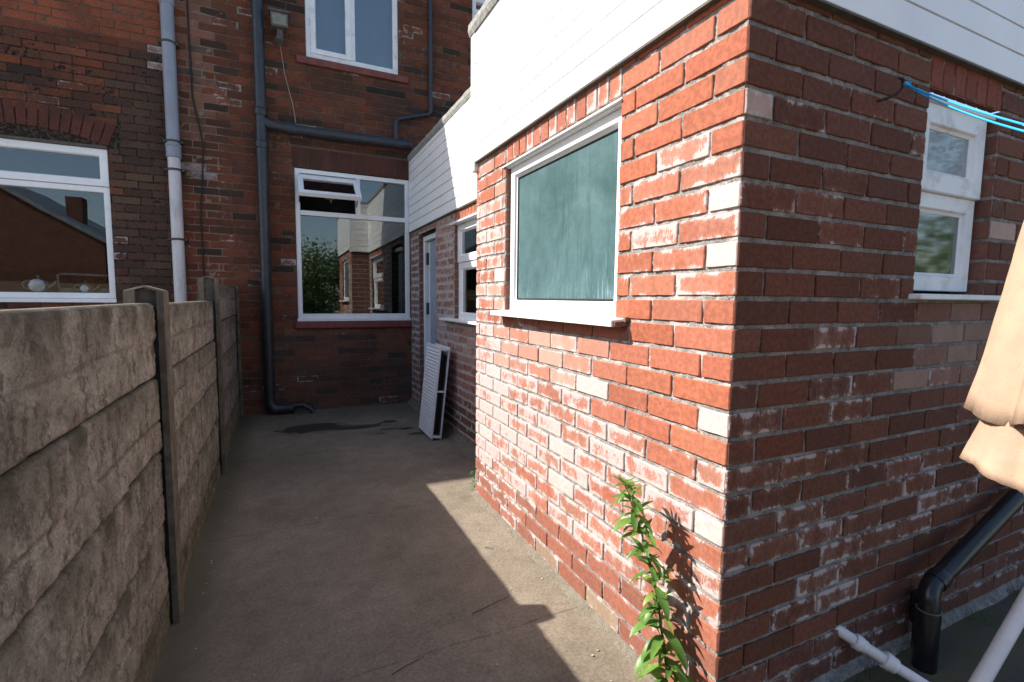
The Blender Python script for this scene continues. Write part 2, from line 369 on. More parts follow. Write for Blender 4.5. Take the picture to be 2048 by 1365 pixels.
def m_cloth():
    m, nt = mat('peach_canvas'); p = coords(nt)
    a = noi(nt, p, 7, 5, .6); b = noi(nt, p, 700, 2, .5)
    c = mixc(nt, mapr(nt, a, .35, .65), (.37, .26, .185), (.43, .305, .22))
    c = mixc(nt, mth(nt, 'MULTIPLY', mapr(nt, noi(nt, p, 30, 3, .6), .62, .72), .35), c, (.42, .21, .14))
    c = mixc(nt, mth(nt, 'MULTIPLY', mapr(nt, noi(nt, p, 12, 8, .8), .54, .62), .12), c, (.25, .19, .14))
    c = mixc(nt, 1.0, c, mapr(nt, b, .3, .7, .92, 1.06), 'MULTIPLY')
    finish(nt, c, .95, mth(nt, 'ADD', mth(nt, 'ADD', a, mth(nt, 'MULTIPLY', noi(nt, p, 30, 5, .7, 1.5, mapping=(1, 1, .4)), .6)), mth(nt, 'MULTIPLY', noi(nt, p, 900, 2, .5), .08)), .005, .45, .1)
    return m
M['cloth'] = m_cloth()

def m_leaf(name, c0, c1, trans=.35, old=False):
    m, nt = mat(name); p = coords(nt)
    oi = N(nt, 'ShaderNodeNewGeometry')
    c = mixc(nt, oi.outputs['Random Per Island'], c0, c1)
    c = mixc(nt, mapr(nt, noi(nt, p, 60, 2, .5), .4, .7, 0, .3), c, tuple(x*.6 for x in c0))
    if old: c = mixc(nt, mth(nt, 'MULTIPLY', mapr(nt, oi.outputs['Random Per Island'], .93, .96), mapr(nt, noi(nt, p, 90, 3, .6), .4, .6)), c, (.34, .27, .05))
    b = N(nt, 'ShaderNodeBsdfPrincipled'); L(nt, c, b.inputs['Base Color']); b.inputs['Roughness'].default_value = .42; b.inputs['Specular IOR Level'].default_value = .45
    t = N(nt, 'ShaderNodeBsdfTranslucent'); L(nt, mixc(nt, .5, c, (.25, .40, .05)), t.inputs[0])
    mx = N(nt, 'ShaderNodeMixShader'); mx.inputs[0].default_value = trans; L(nt, b.outputs[0], mx.inputs[1]); L(nt, t.outputs[0], mx.inputs[2])
    o = N(nt, 'ShaderNodeOutputMaterial'); L(nt, mx.outputs[0], o.inputs['Surface'])
    return m
M['leaf'] = m_leaf('willowherb_leaf', (.075, .17, .030), (.17, .32, .065), old=True)
M['stem'] = plain('green_red_stem', (.11, .12, .04), .5, .4, .3, 30)
M['treeleaf'] = m_leaf('tree_leaf', (.035, .06, .018), (.075, .115, .03), .25)
M['bark'] = plain('bark', (.07, .055, .04), .95, .1, .3, 12, .01, 20)
M['weed'] = m_leaf('weed_leaf', (.02, .16, .07), (.05, .25, .10))
M['grass'] = m_leaf('grass_blade', (.035, .06, .015), (.07, .10, .025))

# ------------------------------------------------------------------ brickwork
def rect_minus(rects, op):
    out = []
    a0, a1, b0, b1 = op
    for (u0, u1, z0, z1) in rects:
        if u1 <= a0 or u0 >= a1 or z1 <= b0 or z0 >= b1: out.append((u0, u1, z0, z1)); continue
        if u0 < a0: out.append((u0, a0, z0, z1))
        if u1 > a1: out.append((a1, u1, z0, z1))
        m0, m1 = max(u0, a0), min(u1, a1)
        if z0 < b0: out.append((m0, m1, z0, b0))
        if z1 > b1: out.append((m0, m1, b1, z1))
    return out

class Bricks:
    def __init__(s): s.v = []; s.f = []; s.c = []; s.k = []; s.uv = []
    def brick(s, fr, rect, colr, amount, haze, proud=0.0, rough=1.0, depth=.03, poly=None):
        """one brick: irregular outline, chamfered arris, sides running back into the mortar"""
        u0, u1, z0, z1 = rect
        if u1-u0 < .012 or z1-z0 < .012: return
        rnd = random.random()
        per = []
        j = .0011*rough
        corners = [(u0, z0), (u1, z0), (u1, z1), (u0, z1)] if poly is None else poly
        nc = len(corners)
        for i in range(nc):
            a = Vector(corners[i]); b = Vector(corners[(i+1) % nc]); ln = (b-a).length
            cut = min(random.uniform(.0015, .0045)*rough, ln*.2); d = (b-a)/ln
            k = max(1, int(ln/.035)); nrm = Vector((-d.y, d.x))
            for q in range(k+1):
                t = cut + (ln-2*cut)*q/k
                per.append(a + d*t + nrm*random.uniform(-.3, 1.0)*j*(1.0 if 0 < q < k else .4))
        n = len(per)
        cx = sum(p.x for p in per)/n; cz = sum(p.y for p in per)/n
        tilt_u = random.uniform(-.004, .004)*rough; tilt_z = random.uniform(-.008, .008)*rough
        base = len(s.v)
        us = [c[0] for c in corners]; zs = [c[1] for c in corners]
        ua, ub, za, zb = min(us), max(us), min(zs), max(zs)
        def put(pu, pz, pn):
            s.v.append(fr.P(pu, pz, pn)); s.c.append(colr); s.k.append((amount, rnd, ub-ua, haze))
            s.uv.append(((pu-ua)/(ub-ua), (pz-za)/(zb-za), 0))
        for ins, nn in ((0, -depth), (0, proud-.0028), (.0024, proud)):
            for p in per:
                du, dz = cx-p.x, cz-p.y; l = math.hypot(du, dz) or 1
                sx = min(ins/max(abs(p.x-cx), 1e-4), .3) if abs(p.x-cx) > 0 else 0
                pu = p.x + (cx-p.x)*min(1, ins/max((ub-ua)/2, 1e-3)); pz = p.y + (cz-p.y)*min(1, ins/max((zb-za)/2, 1e-3))
                w = 0 if nn == -depth else 1
                put(pu, pz, nn + w*(tilt_u*(pu-cx)*1.0 + tilt_z*(pz-cz)))
        for r_ in range(2):
            for k in range(n):
                s.f.append((base+r_*n+k, base+r_*n+(k+1) % n, base+(r_+1)*n+(k+1) % n, base+(r_+1)*n+k))
        s.f.append(tuple(base+2*n+k for k in range(n)))
    def build(s, name, m, parent):
        rl = root_loc(parent)
        me = bpy.data.meshes.new(name)
        me.from_pydata([tuple(Vector(p)-rl) for p in s.v], [], s.f)
        a = me.attributes.new('bcol', 'FLOAT_COLOR', 'POINT'); a.data.foreach_set('color', [x for c in s.c for x in (c[0], c[1], c[2], 1)])
        a = me.attributes.new('bk', 'FLOAT_COLOR', 'POINT'); a.data.foreach_set('color', [x for c in s.k for x in c])
        a = me.attributes.new('buv', 'FLOAT_VECTOR', 'POINT'); a.data.foreach_set('vector', [x for c in s.uv for x in c])
        bm = bmesh.new(); bm.from_mesh(me); bmesh.ops.recalc_face_normals(bm, faces=bm.faces); bm.to_mesh(me); bm.free()
        o = bpy.data.objects.new(name, me); col.objects.link(o); me.materials.append(m); o.parent = parent
        return o

def coursed(bk, fr, u0, u1, z0, z1, zbase, gauge, openings, paint, first, joint=.0135, pitch=.2355, jit=.0015, rough=1.0, proud_var=.0015, corner=.0005):
    """first(k) -> where the first perpend of course k stands"""
    k = int(math.floor((z0-zbase)/gauge))
    while zbase + k*gauge < z1:
        a, b = zbase+k*gauge, zbase+(k+1)*gauge
        u = first(k)
        while u > u0: u -= pitch
        while u < u1:
            l = pitch
            r0, r1 = max(u, u0), min(u+l, u1)
            if r1-r0 > .02:
                rects = [(r0, r1, max(a, z0), min(b, z1))]
                for op in openings: rects = rect_minus(rects, op)
                for (p, q, c, d) in rects:
                    g = joint/2; e = random.uniform(-jit, jit)
                    gp_ = g*random.uniform(.45, .95); rr = (p+gp_+random.uniform(-jit, jit)*.5 if p > u0+1e-6 else p+corner, q-gp_+random.uniform(-jit, jit)*.5 if q < u1-1e-6 else q-.0005, c+g+e, d-g+e)
                    cu, cz = (p+q)/2, (c+d)/2
                    colr, am, hz = paint(cu, cz, k, q-p)
                    bk.brick(fr, rr, colr, am, hz, random.uniform(-proud_var, proud_var) if corner < .001 else random.uniform(.0004, .0026), rough, depth=.03 if corner < .001 else .014)
            u += l
        k += 1

def mortar(fr, u0, u1, z0, z1, openings, step, base, amp, name, m, parent, seed=0):
    def axis(a, b, ex):
        n = max(1, int((b-a)/step)); s = [a+(b-a)*i/n for i in range(n+1)]
        s += [e for e in ex if a < e < b]; s = sorted(s); o = [s[0]]
        for q in s[1:]:
            if q-o[-1] > 1e-4: o.append(q)
        return o
    us = axis(u0, u1, [e for op in openings for e in op[:2]]); zs = axis(z0, z1, [e for op in openings for e in op[2:]])
    mb = MB(); idx = {}
    nu, nz = len(us), len(zs)
    vs = []
    for z in zs:
        for u in us:
            h = noise.noise(Vector((u*22+seed, z*22, seed)))*amp + noise.noise(Vector((u*70+seed, z*70, 3)))*amp*.7
            vs.append(fr.P(u, z, base+h))
    fs = []
    for j in range(nz-1):
        for i in range(nu-1):
            cu, cz = (us[i]+us[i+1])/2, (zs[j]+zs[j+1])/2
            if any(o[0] < cu < o[1] and o[2] < cz < o[3] for o in openings): continue
            fs.append((j*nu+i, j*nu+i+1, (j+1)*nu+i+1, (j+1)*nu+i))
    mb.add(vs, fs, False)
    return mb.build(name, m, parent)

def jit3(c, v=.12, h=.0):
    h = .018
    s = 1+random.uniform(-v, v)
    return (max(0, c[0]*s), max(0, c[1]*s*(1+random.uniform(-h, h)*1.6)), max(0, c[2]*s*(1+random.uniform(-h, h)*2)))

G = .08365; ZB = .019
def gauss(x, c, w): return math.exp(-((x-c)/w)**2)

# ------------------------------------------------------------------ the extension
ext = thing('brick_extension', (1.3, 1.2, 0), 'flat-roofed orange brick rear extension with white board fascia along the alley', 'building')
WIN1 = (1.555, 2.60, 1.275, 2.113)
WIN3 = (2.085, 2.60, 1.385, 2.108)
WIN2 = (3.30, 4.47, 1.135, 2.05)
DOOR = (5.10, 5.79, -.05, 2.09)
ORG = (.325, .100, .055)
def paint1(u, z, k, ln):
    header = ln < .15
    c = jit3(ORG, .14, .12)
    r = random.random()
    am = .10 + .30*random.random()*(random.random() < .7)
    am += .22*gauss(u, 2.9, .45)
    am += .20*gauss(z, .72, .36)*(.4+.6*min(1, max(0, (u-1.15)/.8)))
    am += .10*gauss(z, 1.55, .25)*(u < 1.6)
    if u < 1.62 and .86 < z < 1.33: am = .02+.12*random.random()
    if u < 1.60 and z > 1.86: am *= .35; c = jit3((.33, .10, .055), .1)
    hz = .12*random.random()
    if u > 1.25 and .3 < z < 1.0: am += .10
    if 1.62 < u < 2.75 and .90 < z < 1.20:
        hz = random.uniform(.2, .75); am = random.uniform(.1, .45)
    if z < .30: am *= .6; c = jit3((.24, .072, .042), .2); hz = .12
    if z < .115 and random.random() < .6: c = jit3((.20, .145, .095), .25); am = .2; hz = .2
    if ln < .15 and u < 1.12 and k in (19, 17, 11, 7): am = 1.0; hz = 1
    if ln > .15 and u < 1.25 and k in (18, 20, 16): am = .30
    if r < .05 and .4 < z < 2.0 and u > 1.5: am = max(am, .72); hz = .8
    if u > 2.6 and z > 1.2 and random.random() < .3: hz = random.uniform(.3, .7)
    if z > 1.95: am = min(am, .22)
    if z > 2.113 and 1.5 < u < 2.65: am = .1
    return c, min(am, 1), hz
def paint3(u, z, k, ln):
    c = jit3((.132, .046, .027) if random.random() < .75 else (.105, .036, .022), .18)  # same brick as the side wall, colour darkened to deepen the shade
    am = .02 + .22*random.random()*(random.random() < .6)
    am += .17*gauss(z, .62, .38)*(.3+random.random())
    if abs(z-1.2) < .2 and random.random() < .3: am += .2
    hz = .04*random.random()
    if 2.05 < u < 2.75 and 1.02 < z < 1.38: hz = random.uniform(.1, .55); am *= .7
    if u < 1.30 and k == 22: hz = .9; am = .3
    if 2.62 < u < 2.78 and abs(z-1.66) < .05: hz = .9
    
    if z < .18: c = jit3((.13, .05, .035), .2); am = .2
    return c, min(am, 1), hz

bk = Bricks()
# side wall: odd courses start with a header at the corner, even with a stretcher
coursed(bk, W1, YF, YS, 0, 2.25, ZB, G, [WIN1[:3]+(2.3,), ], paint1, lambda k: YF + (.1155 if k % 2 else .0), corner=.0016)
# soldier course over the big window
u = WIN1[0]
while u < WIN1[1]-.02:
    c = jit3((.31, .09, .05), .15); bk.brick(W1, (u+.004, min(u+.0795, WIN1[1])-.004, WIN1[3]+.002, 2.25), c, random.uniform(.02, .35), .1, random.uniform(-.001, .002)); u += .0795
bk.build('brickwork', M['brick_ext'], ext)
mortar(W1, YF+.004, YS, -.05, 2.25, [WIN1], .010, -.0050, .0046, 'mortar_joints', M['mortar_ext'], ext, 1)

bk = Bricks()
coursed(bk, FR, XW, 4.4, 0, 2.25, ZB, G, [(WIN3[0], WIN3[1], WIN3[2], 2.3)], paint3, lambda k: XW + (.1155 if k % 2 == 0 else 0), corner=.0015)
u = WIN3[0]
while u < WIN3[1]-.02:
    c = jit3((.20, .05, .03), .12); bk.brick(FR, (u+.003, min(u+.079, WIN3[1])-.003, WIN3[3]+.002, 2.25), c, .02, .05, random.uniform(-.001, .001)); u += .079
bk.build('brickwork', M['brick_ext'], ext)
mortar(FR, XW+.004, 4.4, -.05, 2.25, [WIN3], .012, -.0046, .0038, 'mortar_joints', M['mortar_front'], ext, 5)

def paint2(u, z, k, ln):
    c = jit3((.25, .075, .045), .2, .1); am = .28+.3*random.random(); hz = .12
    if u < 4.55 and z < 1.15: hz = random.uniform(.25, .8) if z > .75 else random.uniform(.0, .5); am = .2
    if z < .35: c = jit3((.11, .045, .034), .25); am = .12; hz = .1
    if z < .12: c = jit3((.16, .13, .09), .2); hz = .2
    if u > 5.8: c = jit3((.15, .08, .06), .2); am = .25
    return c, am, hz
bk = Bricks()
coursed(bk, W2, YS, YH, 0, 2.2, ZB, .082, [DOOR, (WIN2[0], WIN2[1], WIN2[2], 2.3)], paint2, lambda k: YS + (.118 if k % 2 else 0), joint=.021, jit=.005, rough=2.2, proud_var=.003)
u = WIN2[0]
while u < WIN2[1]-.02:
    c = jit3((.33, .10, .055), .15); bk.brick(W2, (u+.004, min(u+.079, WIN2[1])-.004, WIN2[3]+.002, 2.2), c, .05, .1, 0); u += .079
bk.build('brickwork', M['brick_side2'], ext)
mortar(W2, YS, YH, -.05, 2.2, [DOOR, WIN2], .014, -.004, .006, 'mortar_joints', M['mortar_side2'], ext, 9)
# step return facing the house
bk = Bricks()
coursed(bk, ST, XW, X2+.0, 0, 2.2, ZB, G, [], lambda u, z, k, l: (jit3((.17, .06, .04), .2), .2*random.random(), .15), lambda k: XW + (.1155 if k % 2 == 0 else 0))
bk.build('brickwork', M['brick_side2'], ext)
mortar(ST, XW, X2, -.05, 2.2, [], .03, -.004, .003, 'mortar_joints', M['mortar_side2'], ext, 12)
# brick reveals inside the openings
bk = Bricks()
def reveal(fr, ua, side, z0, z1, depth):
    """side wall of an opening at u=ua, facing side (+1/-1 along u)"""
    f = Frame(fr.P(ua, 0, 0), -fr.n, fr.u*side)
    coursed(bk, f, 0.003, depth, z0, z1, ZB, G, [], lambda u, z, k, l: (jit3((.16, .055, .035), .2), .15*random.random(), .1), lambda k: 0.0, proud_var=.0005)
    m = MB(); f.box(m, .003, depth, z0, z1, -.02, -.004); return m
for (fr, ua, sd, z0, z1, dp) in ((W1, WIN1[1], -1, WIN1[2], WIN1[3], .12), (W1, WIN1[0], 1, WIN1[2], WIN1[3], .12), (FR, WIN3[1], -1, WIN3[2], WIN3[3], .12), (FR, WIN3[0], 1, WIN3[2], WIN3[3], .12),
                             (W2, WIN2[1], -1, WIN2[2], WIN2[3], .12), (W2, DOOR[1], -1, 0, DOOR[3], .2), (W2, DOOR[0], 1, 0, DOOR[3], .2)):
    bk = Bricks(); mm = reveal(fr, ua, sd, z0, z1, dp); mm.build('mortar_joints', M['mortar_front'], ext)
    bk.build('brick_reveal', M['brick_ext'], ext)

# cement fillet along the foot of both side walls
def fillet(fr, u0, u1, w, h, name, m, parent, seed):
    mb = MB(); n = int((u1-u0)/.03); vs = []
    prof = [(-.01, h*1.15), (.004, h), (w*.35, h*.45), (w*.75, h*.13), (w, -.004)]
    for i in range(n+1):
        u = u0+(u1-u0)*i/n
        for (a, b) in prof:
            q = 1+.35*noise.noise(Vector((u*6, seed, a*20))); d = .003*noise.noise(Vector((u*40, seed, a*60)))
            vs.append(fr.P(u, b*q+d if b > 0 else b, a*q if a > 0 else a))
    k = len(prof); fs = [(i*k+j, i*k+j+1, (i+1)*k+j+1, (i+1)*k+j) for i in range(n) for j in range(k-1)]
    mb.add(vs, fs, True); return mb.build(name, m, parent)
M['fillet'] = mortar_material('cement_fillet', (.15, .13, .10), (.22, .195, .155), (.06, .055, .04), .05)
fillet(W1, YF-.01, YS+.02, .030, .026, 'cement_fillet', M['fillet'], ext, 2)
fillet(W2, YS+.0, YH, .08, .05, 'cement_fillet', M['fillet'], ext, 4)
fillet(FR, XW, 4.4, .03, .03, 'cement_fillet', M['mortar_front'], ext, 6)

# white board fascias
def fascia(fr, u0, u1, z0, z1, n0, n1, name, par, c0=0.0, c1=0.0):
    """boards with sunk joints; c0/c1 mitre the ends"""
    mb = MB(); prof = []; z = z0; first = True
    bw = .1
    prof.append((z0, n0)); prof.append((z0, n1-.004)); prof.append((z0+.004, n1))
    z = z0+.105
    while z < z1-.02:
        prof += [(z-.0045, n1), (z-.0040, n1-.012), (z+.0010, n1-.0115), (z+.0035, n1)]
        z += bw
    prof += [(z1, n1), (z1, n0)]
    vs = []; k = len(prof)
    for uu, c in ((u0, c0), (u1, c1)):
        for (zz, nn) in prof: vs.append(fr.P(uu + c*(nn-n1), zz, nn))
    fs = [(i, (i+1) % k, k+(i+1) % k, k+i) for i in range(k)]
    fs += [tuple(range(k)), tuple(range(k, 2*k))[::-1]]
    mb.add(vs, fs); o = mb.build(name, M['clad'], par)
    jm = MB(); z = z0+.105  # dark strip added inside each groove to draw its shadow line
    while z < z1-.02:
        fr.box(jm, u0+.001, u1-.001, z-.0036, z+.0008, n0, n1-.0055); z += bw
    jm.build('joint_shade', M['clad_joint_shade'], o); return o
FZ0, FZ1 = 2.222, 3.02
fascia(W1, YF-.0205, YS+.045, FZ0, FZ1, -.06, .022, 'fascia', ext)
fascia(FR, XW-.0215, 4.4, FZ0, FZ1, -.06, .0215, 'fascia', ext)
fascia(ST, XW-.027, X2-.0, 2.17, FZ1, -.02, .0455, 'fascia', ext)
fascia(W2, YS+.047, YH-.002, 2.162, FZ1, -.06, .018, 'fascia', ext)
mb = MB()
W1.box(mb, YF-.0225, YS+.02, FZ0-.007, FZ0-.0005, -.03, .024)
FR.box(mb, XW-.0235, 4.4, FZ0-.0075, FZ0-.0006, -.03, .0235)
W2.box(mb, YS+.05, YH-.004, 2.148, 2.1615, -.03, .021)
mb.build('fascia_trim', M['trim'], ext)
mb = MB(); W1.box(mb, YS+.018, YS+.0475, FZ0-.004, FZ1, .0222, .0265); mb.build('cover_strip', M['clad'], ext, bevel=.001)
mb = MB()   # felt edge of the flat roof
for (fr, a, b, nn) in ((W1, YF-.045, YS+.058, .045), (W2, YS+.06, YH-.003, .035), (FR, XW-.042, 4.4, .045)):
    n = int((b-a)/.04); vs = []
    for i in range(n+1):
        u = a+(b-a)*i/n; w = .004*noise.noise(Vector((u*9, nn*50, 0)))
        for (zz, n_) in ((FZ1-.002, nn-.012+w), (FZ1+.03, nn+w), (FZ1+.070+w, nn-.003+w), (FZ1+.078+w, nn-.02), (FZ1+.074, -.10), (FZ1-.002, -.10)): vs.append(fr.P(u, zz, n_))
    fs = [(i*6+j, i*6+(j+1) % 6, (i+1)*6+(j+1) % 6, (i+1)*6+j) for i in range(n) for j in range(6)]
    fs += [tuple(range(6)), tuple(range(n*6, n*6+6))[::-1]]
    mb.add(vs, fs)
mb.build('roof_edge', M['felt'], ext)
mb = MB(); mb.box((XW+.095, YF+.095, 2.95), (4.4, YS, 3.075)); mb.box((X2+.095, YS, 2.95), (4.4, YH-.01, 3.075))
mb.build('roof', M['felt'], ext)
# inner dark shell so that no light leaks through
mb = MB()
mb.box((XW+.14, YF+.16, -.05), (XW+.16, YS-.03, 3)) if False else None
def room(fr, u0, u1, z0, z1, d0, d1, name, par):
    m = MB(); vs = [fr.P(u, z, -d) for d in (d0, d1) for (u, z) in ((u0, z0), (u1, z0), (u1, z1), (u0, z1))]
    m.add(vs, [(4, 5, 6, 7), (0, 1, 5, 4), (1, 2, 6, 5), (2, 3, 7, 6), (3, 0, 4, 7)]); return m.build(name, M['dark_room'], par, recalc=False)
room(FR, WIN3[0]-.05, WIN3[1]+.05, WIN3[2]-.05, WIN3[3]+.05, .125, .5, 'interior', ext)
room(W2, WIN2[0]-.05, WIN2[1]+.05, WIN2[2]-.05, WIN2[3]+.05, .125, .4, 'interior', ext)

# windows of the extension -------------------------------------------------
def prof_frame(w, nb, nf):      # mitred frame with a bead stepping back to the glass
    return [(0, nb), (0, nf-.003), (.003, nf), (w-.016, nf), (w-.013, nf-.003), (w-.010, nf-.012), (w, nf-.018), (w, nb)]

# big steamed window
mb = MB(); a0, a1, b0, b1 = WIN1[0]+.003, WIN1[1]-.008, WIN1[2]+.006, WIN1[3]-.028
fpf = -.028
W1.ring(mb, a0, a1, b0, b1, prof_frame(.062, fpf-.06, fpf))
w = mb.build('window', M['upvc'], ext); w['label'] = 'big single-pane window with steamed-up teal glass'
mb = MB(); W1.box(mb, a0+.055, a1-.055, b0+.055, b1-.055, fpf-.026, fpf-.020); mb.build('pane', M['steamed'], w)
mb = MB(); W1.ring(mb, a0+.0625, a1-.0625, b0+.0625, b1-.0625, [(0, fpf-.0195), (0, fpf-.014), (.004, fpf-.013), (.008, fpf-.0195)]); mb.build('gasket', M['cable'], w)
mb = MB(); W1.box(mb, WIN1[0]+.002, WIN1[1]-.002, b1+.0005, b1+.024, -.09, -.004)
W1.box(mb, WIN1[0]-.01, WIN1[1]+.03, b1+.006, b1+.012, -.0039, .012); mb.build('head_trim', M['upvc_old'], w)
mb = MB()
for (s0, s1, zt) in ((1.483, 2.645, 1.282),):
    mb.hexa([W1.P(s0, zt-.030, -.07), W1.P(s1, zt-.030, -.07), W1.P(s1, zt-.030, .073), W1.P(s0, zt-.034, .073), W1.P(s0, zt+.004, -.07), W1.P(s1, zt+.004, -.07), W1.P(s1, zt-.004, .073), W1.P(s0, zt-.008, .073)])
mb.build('sill', M['upvc'], w, bevel=.002)
mb = MB()
mb.hexa([W1.P(1.476, 1.250, .002), W1.P(1.508, 1.250, .002), W1.P(1.512, 1.248, .066), W1.P(1.476, 1.246, .060), W1.P(1.474, 1.272, .002), W1.P(1.482, 1.270, .002), W1.P(1.482, 1.266, .066), W1.P(1.472, 1.268, .060)])
mb.hexa([W1.P(1.470, 1.268, -.01), W1.P(1.482, 1.262, -.01), W1.P(1.482, 1.262, .02), W1.P(1.466, 1.266, .02), W1.P(1.470, 1.288, -.01), W1.P(1.482, 1.284, -.01), W1.P(1.482, 1.282, .02), W1.P(1.468, 1.284, .02)])
mb.build('rotten_wood_end', M['wood'], w, bevel=.0015)

# window in the set-back wall
mb = MB(); a0, a1, b0, b1 = WIN2[0]+.003, WIN2[1]-.004, WIN2[2]+.010, WIN2[3]-.02
zm = 1.70
W2.ring(mb, a0, a1, zm-.02, b1, prof_frame(.075, -.10, -.030))
W2.ring(mb, a0, a1, b0, zm-.022, prof_frame(.070, -.10, -.040))
w = mb.build('window', M['upvc'], ext); w['label'] = 'small white window with a top light beside the back door'
mb = MB(); W2.box(mb, a0+.07, a1-.07, zm+.05, b1-.07, -.060, -.055); mb.build('pane', M['glass_side'], w)
mb = MB(); W2.box(mb, a0+.03, a1-.03, b0+.03, b1-.03, -.118, -.108); mb.build('blind', M['teal_blind'], w)
mb = MB(); W2.box(mb, a0+.065, a1-.065, b0+.065, zm-.085, -.070, -.065); mb.build('pane', M['glass_side'], w)
mb = MB(); W2.box(mb, WIN2[0], 4.73, 1.130, 1.152, -.09, .075); mb.build('sill', M['upvc'], w, bevel=.003)
mb = MB(); W2.box(mb, WIN2[0], 4.53, WIN2[3]-.018, WIN2[3]+.0, -.06, .03); mb.build('head_trim', M['upvc'], w, bevel=.003)

# narrow front window
mb = MB(); a0, a1, b0, b1 = WIN3[0]+.004, WIN3[1]-.035, WIN3[2]+.012, WIN3[3]-.032; zm = 1.765
FR.ring(mb, a0, a1, zm+.001, b1, prof_frame(.082, -.12, -.026))
w = mb.build('window', M['upvc_old'], ext); w['label'] = 'narrow white window with two stacked panes in the shaded front wall'
mb = MB(); FR.ring(mb, a0, a1, b0, zm, prof_frame(.070, -.12, -.042)); mb.build('frame', M['upvc_old'], w)
mb = MB(); FR.box(mb, a0+.075, a1-.075, zm+.075, b1-.075, -.052, -.047); mb.build('pane', M['frost'], w)
mb = MB(); FR.box(mb, a0+.062, a1-.062, b0+.062, zm-.062, -.066, -.061); mb.build('pane', M['glass_obs'], w)
mb = MB(); FR.box(mb, WIN3[0]+.01, WIN3[1]-.01, b0, b1, -.215, -.205); mb.build('blind', M['grey_net'], w)
mb = MB(); FR.box(mb, a0+.30, a0+.35, b0+.04, zm-.04, -.17, -.14); mb.build('inner_frame', M['upvc_old'], w)
mb = MB(); FR.box(mb, WIN3[0]-.035, WIN3[1]+.14, 1.362, 1.382, -.10, .040); mb.build('sill', M['upvc_old'], w, bevel=.003)
mb = MB(); FR.box(mb, WIN3[0]+.003, WIN3[1]-.003, b1+.001, b1+.018, -.10, -.012); mb.build('head_trim', M['upvc_old'], w, bevel=.002)

# back door in the set-back wall
mb = MB(); a0, a1 = DOOR[0]-.2, DOOR[1]-.012
W2.ring(mb, a0, a1, .0, DOOR[3]-.03, [(0, -.16), (0, -.052), (.003, -.049), (.050, -.049), (.053, -.052), (.053, -.16)])
w = mb.build('door_frame', M['upvc'], ext)
mb = MB(); W2.box(mb, a0, a1-.002, DOOR[3]-.0295, DOOR[3]+.06, -.16, -.07); mb.build('head_board', M['trim'], w)
mb = MB(); W2.box(mb, a0+.06, a1-.135, .06, DOOR[3]-.09, -.135, -.095); dd = mb.build('door', M['door'], ext, bevel=.003)
mb = MB(); W2.box(mb, a1-.130, a1-.092, .06, DOOR[3]-.10, -.135, -.088); mb.build('stile', M['upvc_old'], dd, bevel=.002)
for zz in (1.80, 1.22, .45):
    mb = MB(); W2.box(mb, a1-.118, a1-.096, zz-.07, zz+.07, -.0875, -.070); mb.tube([W2.P(a1-.105, zz-.07, -.064), W2.P(a1-.105, zz+.07, -.064)], .010, 10); mb.build('hinge', M['hinge'], dd)
room(W2, DOOR[0]-.2, DOOR[1]+.02, -.02, DOOR[3]+.02, .165, .35, 'interior', ext)
mb = MB(); W2.box(mb, DOOR[0]+.0, DOOR[1]-.0, -.02, .055, -.16, .03); mb.build('doorstep', M['fillet'], ext, bevel=.006)

# ------------------------------------------------------------------ the house
house = thing('terraced_house', (0, YH, 0), 'two-storey terraced house of old soot-stained dark red brick closing the alley', 'building')
GH = .0797
HG = (.165, 1.485, 1.085, 2.808)
HU = (.318, 1.36, 4.03, 5.15)
HL = (-2.77, -1.517, 1.275, 2.80)
HR = (2.306, 3.35, 4.08, 5.2)
ops = [HG, HU, (HL[0], HL[1], HL[2], 2.80), HR]
def painth(u, z, k, ln):
    r = random.random()
    if r < .46: c = jit3((.160, .050, .026), .22)
    elif r < .74: c = jit3((.115, .041, .024), .22)
    elif r < .88: c = jit3((.050, .028, .021), .25)
    else: c = jit3((.175, .050, .022), .15)
    am = .0 if random.random() < .86 else random.uniform(.05, .3); hz = 0
    # water-stained patch beside the neighbour's window
    st = gauss(u, -1.23, .26)*(1 if z < 3.7 else gauss(z, 3.7, .4)); st *= .75
    if st > .25 and random.random() < .85: c = tuple(a*(1-st)+b*st for a, b in zip(c, (.060, .040, .030)))
    if u < -.98 and z > 3.86: c = jit3((.26, .075, .038), .08); am = 0
    if -1.5 < u < -.99 and z < 3.7 and random.random() < .8: c = jit3((.088, .050, .034), .3, .1); am = random.choice([0, 0, 0, .12])
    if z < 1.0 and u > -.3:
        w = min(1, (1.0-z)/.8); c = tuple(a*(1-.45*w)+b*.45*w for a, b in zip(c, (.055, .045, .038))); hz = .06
    if abs(u+.76) < .13 and 3.0 < z < 5: hz = .14; am = .12
    if math.hypot(u+.80, (z-2.66)) < .12 or math.hypot(u+1.06, z-3.72) < .1: am = .55; hz = .3
    if .02 < u < .16 and abs(z-1.72) < .05: am = .5
    if abs(u-1.03) < .14 and abs(z-3.80) < .05 or abs(u-1.28) < .1 and abs(z-3.80) < .04: c = (.02, .018, .016)
    return c, am, hz
bk = Bricks()
archop = []
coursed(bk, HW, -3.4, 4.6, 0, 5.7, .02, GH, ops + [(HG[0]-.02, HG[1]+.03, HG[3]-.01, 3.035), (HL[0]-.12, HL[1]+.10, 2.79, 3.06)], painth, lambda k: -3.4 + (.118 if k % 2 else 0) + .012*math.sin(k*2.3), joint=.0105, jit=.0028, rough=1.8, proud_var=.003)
# soldier course over the kitchen window
u = HG[0]-.02
while u < HG[1]+.02:
    bk.brick(HW, (u+.004, min(u+.0825, HG[1]+.03)-.004, HG[3]+.004, 3.03), jit3((.085, .027, .018), .15), .02, .03, .002); u += .0825
